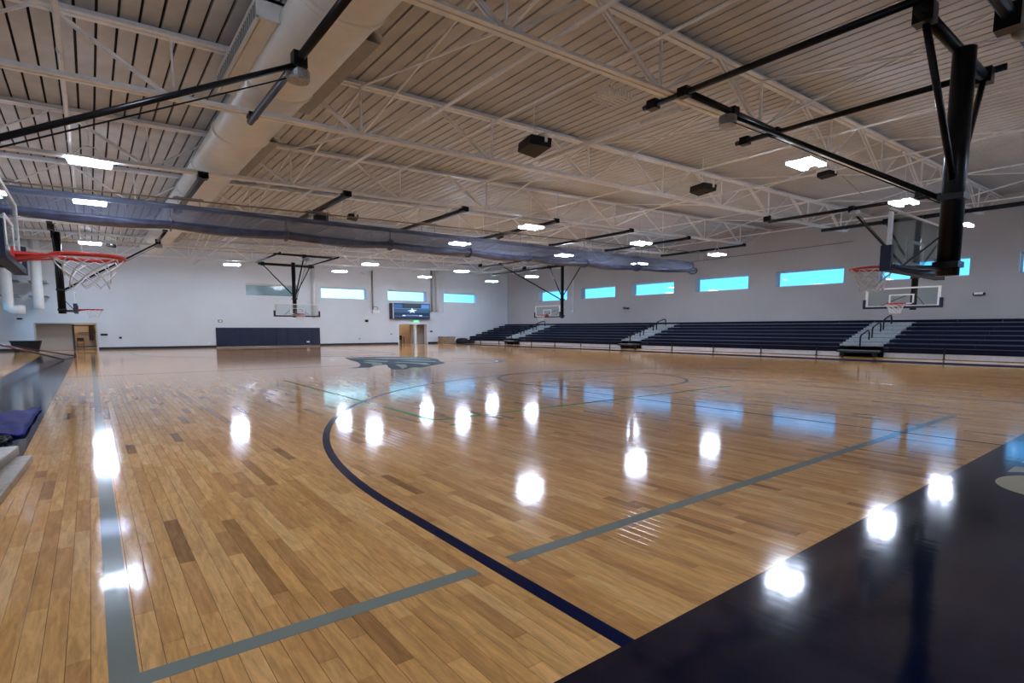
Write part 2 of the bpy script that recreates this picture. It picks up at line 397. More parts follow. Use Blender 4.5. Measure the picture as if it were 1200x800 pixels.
# ------------------------------------------------------------------ ceiling: backing and deck panels
mb = MB(); vs = [(XL - WT, YN - WT, zdk(XL - WT) + .09), (XR + WT, YN - WT, zdk(XR + WT) + .09), (XR + WT, YF + WT, zdk(XR + WT) + .09), (XL - WT, YF + WT, zdk(XL - WT) + .09)]
mb.add(vs + [(x, y, z + .15) for x, y, z in vs], [(0, 1, 2, 3), (7, 6, 5, 4), (0, 4, 5, 1), (1, 5, 6, 2), (2, 6, 7, 3), (3, 7, 4, 0)])
ceil = setting(mb.build('ceiling', SLOT), 'sloping white-painted acoustic metal roof deck with dark slots')
DP = 0.41; x = XL; pm = None
while x < XR - .1:
    w_ = DP - .062
    if pm is None:
        mb = MB(); L = YF - YN; z1 = SL * w_
        mb.add([(0, 0, 0), (w_, 0, z1), (w_, L, z1), (0, L, 0), (-.0, 0, .085), (w_, 0, .085 + z1), (w_, L, .085 + z1), (0, L, .085)],
               [(0, 3, 2, 1), (4, 5, 6, 7), (0, 1, 5, 4), (1, 2, 6, 5), (2, 3, 7, 6), (3, 0, 4, 7)])
        o = mb.build('deck_panel', DECK); pm = o.data
    else:
        o = bpy.data.objects.new('deck_panel', pm); C.objects.link(o)
    o.parent = ceil; o.location = (x + .031, YN, zdk(x)); x += DP

# ------------------------------------------------------------------ floor
fb = MB().box((XL - WT, YN - WT, -.25), (XR + WT, YF + 5, -.03)); floor = fb.build('floor', mat('subfloor', (70, 50, 36), .8)); setting(floor, 'glossy maple strip gymnasium floor with painted lines')
import colorsys
TONES = [((206, 162, 108), 5), ((198, 150, 96), 5), ((214, 172, 120), 4), ((188, 138, 88), 3), ((222, 186, 138), 2), ((174, 124, 80), 1.6), ((146, 98, 62), .7), ((112, 72, 46), .35)]
tw = np.array([t[1] for t in TONES], float); tw /= tw.sum(); tl_ = np.array([lin(t[0])[:3] for t in TONES]) * np.array([1.5, 1.42, 1.18]); tl_ = tl_ * .5 + .5 * (tl_ * tw[:, None]).sum(0) * np.clip(tl_.mean(1) / .4, .55, 1.1)[:, None] ** .5
BX0, BX1 = XL, 39.9; GAP = .0026
boards = []
xk = math.floor(BX0 / BW)
for i in range(xk, int(BX1 / BW)):
    x0 = i * BW
    if i * BW < XL: x0 = XL
    y = YN - random.random() * 1.2
    while y < YF + 4.4:
        L = random.choice((.45, .62, .8, .95, 1.15, 1.4, 1.75)) * random.uniform(.9, 1.1)
        y0, y1 = max(y, YN), y + L
        if y1 > YN + .05: boards.append((x0, i * BW + BW, y0, min(y1, YF + 4.45)))
        y = y1
boards = np.array(boards)
inb = ~((boards[:, 3] > YF) & (boards[:, 0] > 37))
boards = boards[inb]
# boards hidden beneath the solid painted border stay part of the joined stuff
idx = rng.choice(len(TONES), len(boards), p=tw)
cols = tl_[idx] * rng.uniform(.94, 1.06, (len(boards), 1))
# size in the photograph
cx = (boards[:, 0] + boards[:, 1]) / 2; cy = (boards[:, 2] + boards[:, 3]) / 2
def project(px, py, pz):
    p = np.stack([px, py, pz - CAM_Z], 1); c = np.stack([p @ np.array(right), p @ np.array(down), p @ np.array(fwd)], 1)
    return 600 + 637.76 * c[:, 0] / c[:, 2], 450 + 637.76 * c[:, 1] / c[:, 2], c[:, 2]
u, v, dz = project(cx, cy, np.zeros(len(cx)))
area = (boards[:, 1] - boards[:, 0]) * (boards[:, 3] - boards[:, 2]) / np.maximum(dz, .2) ** 3
vis = (dz > .5) & (u > 0) & (u < 1200) & (v > 380) & (v < 800) & (boards[:, 2] > 1.75) & (boards[:, 1] > -.8)
score = np.where(vis, area, 0); near = np.argsort(-score)[:300]; nearset = np.zeros(len(boards), bool); nearset[near] = True
def board_mesh(bs, cs, name, material):
    n = len(bs); g = GAP / 2; ch = .0012; t = .03
    x0, x1, y0, y1 = bs[:, 0] + g, bs[:, 1] - g, bs[:, 2] + g, bs[:, 3] - g
    P = lambda xx, yy, z: np.stack([xx, yy, np.full(n, z)], 1)
    V = np.stack([P(x0, y0, -t), P(x1, y0, -t), P(x1, y1, -t), P(x0, y1, -t), P(x0, y0, -ch), P(x1, y0, -ch), P(x1, y1, -ch), P(x0, y1, -ch),
                  P(x0 + ch, y0 + ch, 0), P(x1 - ch, y0 + ch, 0), P(x1 - ch, y1 - ch, 0), P(x0 + ch, y1 - ch, 0)], 1)
    F = np.array([(8, 9, 10, 11), (4, 5, 9, 8), (5, 6, 10, 9), (6, 7, 11, 10), (7, 4, 8, 11), (0, 1, 5, 4), (1, 2, 6, 5), (2, 3, 7, 6), (3, 0, 4, 7)])
    FF = (F[None] + (np.arange(n) * 12)[:, None, None]).reshape(-1, 4)
    me = bpy.data.meshes.new(name); me.vertices.add(n * 12); me.vertices.foreach_set('co', V.reshape(-1))
    me.loops.add(FF.size); me.loops.foreach_set('vertex_index', FF.reshape(-1).astype(np.int32))
    me.polygons.add(len(FF)); me.polygons.foreach_set('loop_start', np.arange(0, FF.size, 4, dtype=np.int32))
    me.update(calc_edges=True)
    if cs is not None:
        at = me.attributes.new('tone', 'FLOAT_COLOR', 'POINT'); cc = np.ones((n, 12, 4), np.float32); cc[..., :3] = cs[:, None, :]; at.data.foreach_set('color', cc.reshape(-1))
    me.materials.append(material); me.shade_flat(); return me
o = bpy.data.objects.new('floor_boards', board_mesh(boards[~nearset], cols[~nearset], 'floor_boards', WOODA)); C.objects.link(o); o.parent = floor; o['kind'] = 'stuff'
cache = {}
for i in near:
    b = boards[i]; L = round((b[3] - b[2]) / .15) * .15 if False else round(b[3] - b[2], 1)
    key = max(L, .2)
    if key not in cache: cache[key] = board_mesh(np.array([(0, BW, 0, key)]), None, 'floor_board', WOODO)
    o = bpy.data.objects.new('floor_board', cache[key]); C.objects.link(o); o.parent = floor
    o.location = (b[0], b[2], 0); o.scale = (1, (b[3] - b[2]) / key, 1); o.color = (*cols[i], 1)

# painted areas and lines (thin coats on the boards)
ZP = .0018
def paint(name, pts, m, z=ZP, label=None):
    o = MB().poly(pts, 0.0002, z).build(name, m, floor)
    if label: o['label'] = label
    return o
def rect(x0, x1, y0, y1): return [(x0, y0), (x1, y0), (x1, y1), (x0, y1)]
def ring(cx, cy, r, w, a0, a1, n=64, sx=1):
    o = [(cx + sx * (r + w / 2) * math.cos(a0 + (a1 - a0) * i / n), cy + (r + w / 2) * math.sin(a0 + (a1 - a0) * i / n)) for i in range(n + 1)]
    q = [(cx + sx * (r - w / 2) * math.cos(a0 + (a1 - a0) * i / n), cy + (r - w / 2) * math.sin(a0 + (a1 - a0) * i / n)) for i in range(n + 1)]
    return o, q
def arc(name, cx, cy, r, w, a0, a1, m, n=64, z=ZP, label=None, sx=1):
    o, q = ring(cx, cy, r, w, a0, a1, n, sx); mb = MB(); vs = [(x, y, z) for x, y in o] + [(x, y, z) for x, y in q] + [(x, y, .0002) for x, y in o] + [(x, y, .0002) for x, y in q]
    N = n + 1; fs = []
    for i in range(n): fs += [(i, i + 1, N + i + 1, N + i), (2 * N + i, 2 * N + i + 1, i + 1, i), (N + i, N + i + 1, 3 * N + i + 1, 3 * N + i)]
    ob = mb.add(vs, fs).build(name, m, floor)
    if label: ob['label'] = label
    return ob
paint('painted_border', rect(-.87, 33.9, YN + .1, 1.94), PNAVY, label='navy painted border behind the near baseline')
paint('painted_border', rect(-2.7, -.87, YN + .1, 52.5), PNAVY2, label='navy painted border along the left side')
paint('painted_border', rect(-.87, 33.9, 50.6, 52.5), PNAVY2, label='navy painted border behind the far baseline')
paint('painted_border', rect(33.9, 36.2, YN + .1, 58), PSIDE, label='navy painted strip in front of the bleachers')
XC, YC3, R3 = 14.54, 5.0, 12.2
arc('three_point_arc', XC, YC3, R3, .115, 0, PI, PLINE, 96, ZP + .0006, 'navy three-point arc around the near basket')
for sx in (-1, 1): paint('three_point_line', rect(XC + sx * R3 - .0575, XC + sx * R3 + .0575, 1.94, YC3), PLINE, ZP + .0006)
arc('three_point_arc', XC, 47.5, R3, .115, PI, 2 * PI, PLINE, 96, ZP + .0006, 'navy three-point arc around the far basket')
for sx in (-1, 1): paint('three_point_line', rect(XC + sx * R3 - .0575, XC + sx * R3 + .0575, 47.5, 50.6), PLINE, ZP + .0006)
for y0, y1, yc in ((1.94, 14.1, 14.1), (38.4, 50.6, 38.4)):
    for sx in (-1, 1): paint('lane_line', rect(XC + sx * 3.39 - .03, XC + sx * 3.39 + .03, y0, y1), PLINE, ZP + .0006)
    paint('free_throw_line', rect(XC - 3.39, XC + 3.39, yc - .03, yc + .03), PLINE, ZP + .0006)
    arc('free_throw_circle', XC, yc, 3.4, .12, 0, 2 * PI, PLINE, 72, ZP + .0006)
paint('centre_line', rect(-.8, 33.9, 26.22, 26.32), PLINE, ZP + .0004)
# grey side-court lines, broken where the navy arc crosses them
paint('grey_line', rect(-.035, .095, 3.2, 52), PGREY, ZP + .0003, 'grey court line running away on the left')
paint('grey_line', rect(.095, 2.18, 3.2, 3.33), PGREY, ZP + .0003, 'grey court line crossing the foreground, short near piece')
paint('grey_line', rect(2.5, 14.2, 3.2, 3.33), PGREY, ZP + .0003, 'grey court line crossing the foreground, long piece inside the arc')
# green lines
G = .09
paint('green_line', rect(5.29 - G / 2, 5.29 + G / 2, 9.6, 20), PGREEN, ZP + .0005, 'thin green line running away')
paint('green_line', rect(5.54, 16, 9.35 - G / 2, 9.35 + G / 2), PGREEN, ZP + .0005, 'thin green line running across')
arc('green_line', 5.54, 9.6, .25, G, PI, 1.5 * PI, PGREEN, 10, ZP + .0005)
paint('green_line', rect(5.24, 5.45, 8.66, 8.75), PGREEN, ZP + .0005, 'short green tick')
# lettering on the navy border: first round letter and the tops of the next strokes
def letter(name, pts): return paint(name, pts, PCREAM, ZP + .0006)
arc('letter', 8.55, 1.02, .36, .26, .0, 2 * PI, PCREAM, 40, ZP + .0006, 'cream letter painted on the navy border', 1.25)
letter('letter', [(9.25, .4), (9.55, .4), (9.55, 1.51), (9.08, 1.51), (9.25, 1.35)])
letter('letter', rect(9.86, 10.2, .4, 1.51))
# centre-court emblem: slate silhouette with pale streaks
def poly3(name, pts, m, z): return paint(name, pts, m, z)
paint('court_emblem', [(12.6, 33.6), (11.9, 31.0), (11.5, 28.8), (10.8, 26.6), (10.1, 25.1), (9.3, 24.4), (10.3, 24.2), (11.0, 25.4), (11.8, 25.7), (11.1, 24.0), (10.6, 22.5), (11.1, 22.2),
       (11.9, 23.2), (12.2, 22.7), (13.1, 23.6), (13.9, 24.2), (14.9, 25.1), (15.4, 26.6), (16.3, 28.3), (16.8, 30.4), (16.4, 32.1), (14.6, 33.4)], PLOGOB, ZP + .001, 'slate and pale emblem painted at centre court')
for pts in ([(12.4, 32.6), (12.6, 32.9), (15.0, 30.6), (16.2, 29.2), (16.0, 28.6), (14.4, 30.2)], [(11.6, 28.2), (11.9, 28.6), (12.2, 27.2), (11.6, 25.8), (11.0, 25.7), (11.5, 26.8)],
            [(11.3, 23.0), (11.1, 22.5), (11.9, 23.6), (12.6, 25.2), (12.2, 25.6), (11.8, 24.4)], [(12.9, 27.2), (13.2, 27.4), (14.0, 25.6), (13.6, 24.4), (13.2, 24.2), (13.4, 25.6)], [(13.6, 31.6), (14.2, 32.2), (16.2, 30.9), (16.1, 30.3), (14.8, 31.2)], [(13.9, 28.6), (14.6, 28.4), (15.2, 26.9), (14.9, 26.0), (14.3, 27.4)], [(12.2, 29.8), (12.7, 29.9), (13.2, 28.4), (12.8, 27.9), (12.3, 28.8)]):
    paint('emblem_streak', pts, PLOGOW, ZP + .0016)
arc('emblem_swoosh', 16.2, 26.2, 2.6, .28, -1.9, 1.1, PLOGOB, 30, ZP + .001)
arc('emblem_swoosh', 16.2, 26.2, 2.35, .14, -1.9, 1.0, PLOGOW, 30, ZP + .001)

# ------------------------------------------------------------------ roof joists
JY = [9.05 + 7.23 * k for k in range(-1, 7)]
ORD = ['overhead behind the near basket frame', 'nearest in view, crossing above the near basket frame', 'second from the camera, crossing in front of the white duct', 'third from the camera, just before the rolled divider curtain',
       'fourth, just beyond the rolled divider curtain', 'fifth from the camera, beyond the curtain', 'sixth from the camera', 'last before the far wall']
def double_angle(mb, p, q, leg, gap):
    p, q = Vector(p), Vector(q); d = (q - p).normalized(); side = Vector((0, 1, 0))
    up = d.cross(side).normalized()
    if up.z < 0: up = -up
    for s_ in (-1, 1):
        o1 = side * (s_ * (gap / 2 + leg / 2)); mb.bar(p + o1, q + o1, leg, .016, up=(0, 0, 1))
        o2 = side * (s_ * (gap / 2 + .008)) + up * (leg / 2); mb.bar(p + o2, q + o2, .016, leg, up=(0, 0, 1))
jproto = None
for k, y in enumerate(JY):
    if jproto is None:
        t = thing('roof_joist', (XL, y, zch(XL)), 'white steel open-web roof joist, ' + ORD[k], 'roof joist', 'roof joists')
        mb = MB(); double_angle(mb, (XL + .1, y, zch(XL + .1)), (41.5, y, zch(41.5)), .13, .05); mb.build('bottom_chord', STEEL, t)
        mb = MB(); double_angle(mb, (XL + .02, y, zdk(XL) - .17), (XR - .02, y, zdk(XR) - .17), .15, .05); mb.build('top_chord', STEEL, t)
        xn = 2.0 - 4.83 * 1
        nodes = []
        while xn < 42: nodes.append(xn); xn += 4.83
        for xn in nodes:
            zb, zt = zch(xn) + .06, lambda q: zdk(q) - .16
            mb = MB()
            for s_ in (-.05, .05): mb.bar((xn - 2.3, y + s_, zt(xn - 2.3)), (xn - .12, y + s_, zb), .05, .07)
            mb.build('web_diagonal', STEEL, t)
            MB().bar((xn, y, zb), (xn, y, zt(xn)), .07, .05).build('web_post', STEEL, t)
            if xn + 2.3 < XR: MB().bar((xn + .12, y, zb), (xn + 2.3, y, zt(xn + 2.3)), .055, .055).build('web_diagonal', STEEL, t)
        mb = MB(); mb.bar((41.5, y, zch(41.5) + .05), (XR - .3, y, zdk(XR) - .2), .06, .07); mb.build('end_diagonal', STEEL, t)
        jproto = t
    else:
        o = dup(jproto, (XL, y, zch(XL)), 'white steel open-web roof joist, ' + ORD[k])
# cross bridging between joists
bi = 0
AISLEN = ['left of centre near the white duct', 'left of centre', 'right of centre', 'near the bleacher side']
BAY = ['nearest bay', 'second bay', 'curtain bay', 'bay beyond the curtain', 'fifth bay', 'sixth bay', 'farthest bay']
bp = {}
for xi, xb in enumerate((6.85, 16.5, 26.2, 35.9)):
    for k in range(len(JY) - 1):
        y0, y1 = JY[k], JY[k + 1]; lb = 'thin white cross bridging rods, %s, %s' % (AISLEN[xi], BAY[k])
        if 'p' not in bp:
            t = thing('cross_bridging', (xb, y0, zch(xb)), lb, 'bridging', 'cross bridging rods')
            MB().bar((xb, y0 + .05, zch(xb) + .12), (xb, y1 - .05, zdk(xb) - .18), .05, .05).build('rod', STEEL, t)
            MB().bar((xb + .05, y0 + .05, zdk(xb) - .18), (xb + .05, y1 - .05, zch(xb) + .12), .05, .05).build('rod', STEEL, t)
            bp['p'] = t
        else: dup(bp['p'], (xb, y0, zch(xb)), lb)
# pipes along the hall
def pipe(x, y0, y1, z, r, label, m=STEEL, name='ceiling_pipe', cat='pipe'):
    mb = MB().tube([(x, y0, z), (x, y1, z)], r, 10); 
    yy = y0 + 1.5
    while yy < y1: mb.tube([(x, yy - .06, z), (x, yy + .06, z)], r * 1.25, 10); yy += 7.23
    return tag(mb.build(name, m, smooth=False), label, cat)
pipe(-.15, YN + .1, YF - .1, 7.78, .055, 'pale pipe running the hall beside the left fixtures')
pipe(8.22, YN + .1, YF - .1, 7.95, .05, 'thin white sprinkler pipe just right of the duct')
pipe(10.05, YN + .1, 23.4, 8.0, .04, 'thin white conduit between duct and middle of the hall')
pipe(13.75, 9.9, 16.1, 8.05, .085, 'thick white pipe length nearest the near basket frame')
pipe(13.75, 16.6, 30.7, 8.05, .07, 'thick white pipe length farther along the hall')
pipe(20.4, YN + .1, YF - .1, 8.35, .035, 'slim white pipe over the middle of the court')
pipe(25.4, YN + .1, YF - .1, 8.5, .035, 'slim white pipe right of the middle of the court')
pipe(31.0, YN + .1, YF - .1, 8.6, .035, 'slim white pipe above the bleacher side line')
pipe(40.2, YN + .1, YF - .1, 8.9, .04, 'slim white pipe above the bleachers')

# ------------------------------------------------------------------ duct
DX, DZ, DA, DB = 4.33, 8.2, .84, .46
t = thing('round_duct', (DX, 20, DZ), 'large white round air duct running the length of the left ceiling', 'duct')
mb = MB(); prof = []
y = YN + .1; segs = []
while y < 52.5:
    y2 = min(y + 4.6, 52.5); segs.append((y, y2)); y = y2
for a, b in segs:
    MB().lathe([(1, a + .01), (1, b - .01)], (DX, 0, DZ), 'y', 40, DA, DB).build('duct_section', DUCT, t, True)
    MB().lathe([(1.0, b - .12), (1.045, b - .1), (1.045, b + .1), (1.0, b + .12)], (DX, 0, DZ), 'y', 40, DA, DB).build('duct_collar', DUCT, t, True)
MB().lathe([(1.0, 52.5), (.98, 53), (.6, 53.3), (.01, 53.35)], (DX, 0, DZ), 'y', 32, DA, DB).build('duct_end_cap', DUCT, t, True)
# registers on the duct
def register(y0, y1, side, label):
    xo = DX + side * (DA + .02); xi = xo + side * .42; mb = MB(); n = 8
    if side > 0:   # curved scoop
        pts = [(xo - .1 + .42 * math.sin(a), DZ + .25 - .36 * (1 - math.cos(a))) for a in [PI * .5 * i / n for i in range(n + 1)]]
        pr = [(xo - .14, DZ + .25)] + pts
        vs = [(x, y0, z) for x, z in pr] + [(x, y1, z) for x, z in pr]; N = len(pr)
        mb.add(vs, [(i, (i + 1) % N, N + (i + 1) % N, N + i) for i in range(N)] + [tuple(range(N - 1, -1, -1)), tuple(range(N, 2 * N))])
        r = mb.build('air_scoop', DUCT, duct); r['label'] = label
        MB().box((xo - .05, y0 + .1, DZ - .13), (xo + .3, y1 - .1, DZ - .115)).build('grille', GRILLE, r)
    else:
        mb.box((xi, y0, DZ - .12), (xo + .14, y0 + .06, DZ + .3)); mb.box((xi, y1 - .06, DZ - .12), (xo + .14, y1, DZ + .3)); mb.box((xi, y0, DZ + .24), (xo + .14, y1, DZ + .3))
        mb.box((xi, y0, DZ - .14), (xi + .06, y1, DZ - .08)); mb.box((xo + .06, y0, DZ - .14), (xo + .14, y1, DZ - .08)); r = mb.build('air_register', DUCT, duct); r['label'] = label
        g = MB(); k = y0 + .15
        while k < y1 - .1: g.box((xi + .02, k, DZ - .08), (xi + .04, k + .05, DZ + .24)); k += .18
        g.build('louvres', GRILLE, r)
        MB().box((xi + .1, y0 + .06, DZ - .1), (xo + .02, y1 - .06, DZ - .08)).build('back_plate', DUCT, r)
duct = t
register(12.4, 16.8, -1, 'louvred register box on the left side of the duct')
register(11.8, 17.0, 1, 'curved white air scoop nearest the camera')
register(20.0, 25.6, 1, 'curved white air scoop just before the curtain')
register(42.0, 47.0, 1, 'curved white air scoop near the far end')

# ------------------------------------------------------------------ LED fixtures
fx0 = None
def fixture(x, y, label, z=7.4):
    global fx0
    if fx0 is None:
        t = thing('ceiling_light', (x, y, z), label, 'ceiling light', 'LED lights under the roof deck')
        MB().box((x - .62, y - .42, z + .03), (x + .62, y + .42, z + .1)).build('housing', WHITE, t)
        for s_ in (-1, 1):
            MB().box((x - .58, y + s_ * .29 - .11, z - .04), (x + .58, y + s_ * .29 + .11, z + .03)).build('lens', LENS, t)
        mb = MB()
        for sx in (-.5, .5): mb.tube([(x + sx, y, z + .1), (x + sx * .3, y, z + .5)], .012, 5)
        mb.tube([(x - .15, y, z + .5), (x + .15, y, z + .5)], .02, 5)
        mb.tube([(x, y, z + .5), (x, y, z + 1.75)], .012, 5); mb.build('hanger', STEEL, t)
        fx0 = t; return t
    return dup(fx0, (x, y, z), label)
COLN = {-3: 'leftmost column by the left wall', .35: 'left column beside the duct', 10.2: 'column right of the duct', 19.7: 'middle column', 29.1: 'right-middle column', 38: 'column above the bleachers'}
ROWN = {9.1: 'nearest row', 23.8: 'row before the curtain', 31.2: 'row just past the curtain', 45.8: 'second row from the far wall', 53.2: 'row nearest the far wall'}
for x in (.35, 19.7, 29.1, 38):
    for y in (9.1, 23.8, 31.2, 45.8, 53.2):
        fixture(x, y, 'bright twin-bar LED ceiling light, %s, %s' % (COLN[x], ROWN[y]))  # left light of the nearest row is unseen, added to light the hall
for x in (.35, 19.7, 29.1, 38): fixture(x, -5.4, 'added bright twin-bar LED ceiling light, %s, unseen behind the camera' % COLN[x])  # unseen row of lights, added to brighten the foreground
fixture(10.2, 53.4, 'bright twin-bar LED ceiling light, column right of the duct, row nearest the far wall')
fixture(-3, 31.9, 'bright twin-bar LED ceiling light, leftmost column by the left wall, just past the curtain')

# ------------------------------------------------------------------ divider curtain
CY = 27.3
t = thing('divider_curtain', (0, CY, 6), 'rolled-up grey mesh divider curtain slung across the whole hall', 'curtain')
def cz_bot(x): return 5.98 + .006 * x + (.0075 * max(0, x - 28) ** 1.35 if x > 28 else 0)
def cz_top(x): return 6.96 + .008 * x
xs = [XL + .3 + i * (40.1 - XL - .3) / 120 for i in range(121)]
STR = [XL + .3, -2.2, 2.95, 7.6, 12.9, 17.8, 22.3, 27.4, 33.0, 40.1]
def sag(x):
    for a, b in zip(STR, STR[1:]):
        if a <= x <= b: return math.sin(PI * (x - a) / (b - a))
    return 0
N = 20; vs = []
for x in xs:
    s_ = sag(x); taper = 1 - .35 * max(0, (x - 34) / 6)
    hz = (.15 + .04 * s_) * taper; c = cz_bot(x) + .15 - .07 * s_ + (.0 if x < 34 else .04)
    for k in range(N):
        a = 2 * PI * k / N; wob = 1 + .12 * math.sin(5 * a + 1.3 * x) + .08 * math.sin(3 * a - .7 * x)
        vs.append((x, CY + .36 * math.cos(a) * wob, c + hz * math.sin(a) * wob))
fs = [(i * N + k, (i + 1) * N + k, (i + 1) * N + (k + 1) % N, i * N + (k + 1) % N) for i in range(120) for k in range(N)] + [tuple(range(N)), tuple(120 * N + k for k in range(N - 1, -1, -1))]
MB().add(vs, fs).build('rolled_curtain', ROLL, t, True)
# the mesh that hangs from the batten down to the roll (front and back leaf)
for nm, dy in (('mesh_sheet', -.3), ('mesh_sheet', .3)):
    vs = []
    for x in xs:
        sg = sag(x)
        for k in range(5):
            q = k / 4; vs.append((x, CY + dy * math.sin(PI * .5 * (1 - q)) + .03 * math.sin(3 * x), (cz_bot(x) + .24 - .05 * sg) * (1 - q) + cz_top(x) * q))
    MB().add(vs, [(i * 5 + k, (i + 1) * 5 + k, (i + 1) * 5 + k + 1, i * 5 + k + 1) for i in range(120) for k in range(4)]).build(nm, MESH, t, True)
vs = []
mb = MB()
for x in xs: vs.append((x, CY, cz_top(x) + .02))
mb.tube(vs, .035, 8); mb.build('batten', mat('curtain_batten', (96, 98, 112), .5), t)
vs = []
for x in xs:
    for q in (0, 1): vs.append((x, CY - .012, cz_top(x) - .16 * q))
MB().add(vs, [(2 * i, 2 * i + 1, 2 * i + 3, 2 * i + 2) for i in range(120)]).build('top_hem', mat('curtain_hem', (112, 118, 136), .6), t)
for x in STR[1:]:
    mb = MB(); P = []
    for k in range(17):
        a = 2 * PI * k / 16; P.append((x, CY + .42 * math.cos(a), cz_bot(x) + .17 + .23 * math.sin(a)))
    for k in range(16): mb.bar(P[k], P[k + 1], .12, .015, up=(1, 0, 0))
    mb.bar((x, CY, cz_bot(x) + .38), (x, CY, cz_top(x)), .12, .02, up=(1, 0, 0)); mb.build('lift_strap', ROLL, t)
tube = MB(); tube.tube([(XL + .2, CY, zch(XL) - .24), (40.6, CY, zch(40.6) - .24)], .03, 8)
tag(tube.build('drive_pipe', mat('drive_pipe_grey', (120, 112, 100), .5)), 'long thin grey-brown drive pipe running above the curtain', 'pipe')
BXS = [-2.4, 3.65, 9.1, 15.1, 21.2, 27.6, 33.7, 41.0]
bn = ['beside the left wall', 'in front of the duct', 'right of the duct', 'with the curtain motor, left of the middle', 'over the middle of the court', 'right of the middle', 'towards the bleachers', 'nearest the bleacher wall']
for i, x in enumerate(BXS):
    z = zch(x) - .1; t = thing('curtain_support_beam', (x, 23.3, z), 'short black beam between joists carrying the divider curtain, ' + bn[i], 'beam', 'curtain support beams')
    MB().box((x - .09, 23.3, z - .08), (x + .09, 31.2, z + .08)).build('beam', BLACK, t)
    for y in (23.5, 30.9): MB().box((x - .17, y - .2, z - .06), (x + .17, y + .2, z + .16)).build('clamp', BLACK, t)
    mb = MB(); mb.box((x - .55, CY - .2, z - .11), (x + .55, CY - .1, z - .075)); mb.box((x - .55, CY + .1, z - .11), (x + .55, CY + .2, z - .075)); mb.box((x - .45, CY - .2, z - .075), (x - .4, CY + .2, z - .055)); mb.box((x + .4, CY - .2, z - .075), (x + .45, CY + .2, z - .055))
    for s_ in (-.4, .4): mb.bar((x + s_, CY - .15, z - .1), (x + s_, CY - .15, cz_top(x) + .05), .025, .025)
    mb.build('hanger', SILVER, t)
x = 9.35
t = thing('curtain_motor', (x, CY, zch(x) - .3), 'dark winch motor hanging above the curtain', 'motor')
MB().box((x - .3, CY + .05, zch(x) - .52), (x + .3, CY + .45, zch(x) - .28)).build('housing', RUBBER, t)
MB().box((x - .55, CY + .05, zch(x) - .28), (x + .55, CY + .45, zch(x) - .2)).build('plate', SILVER, t)

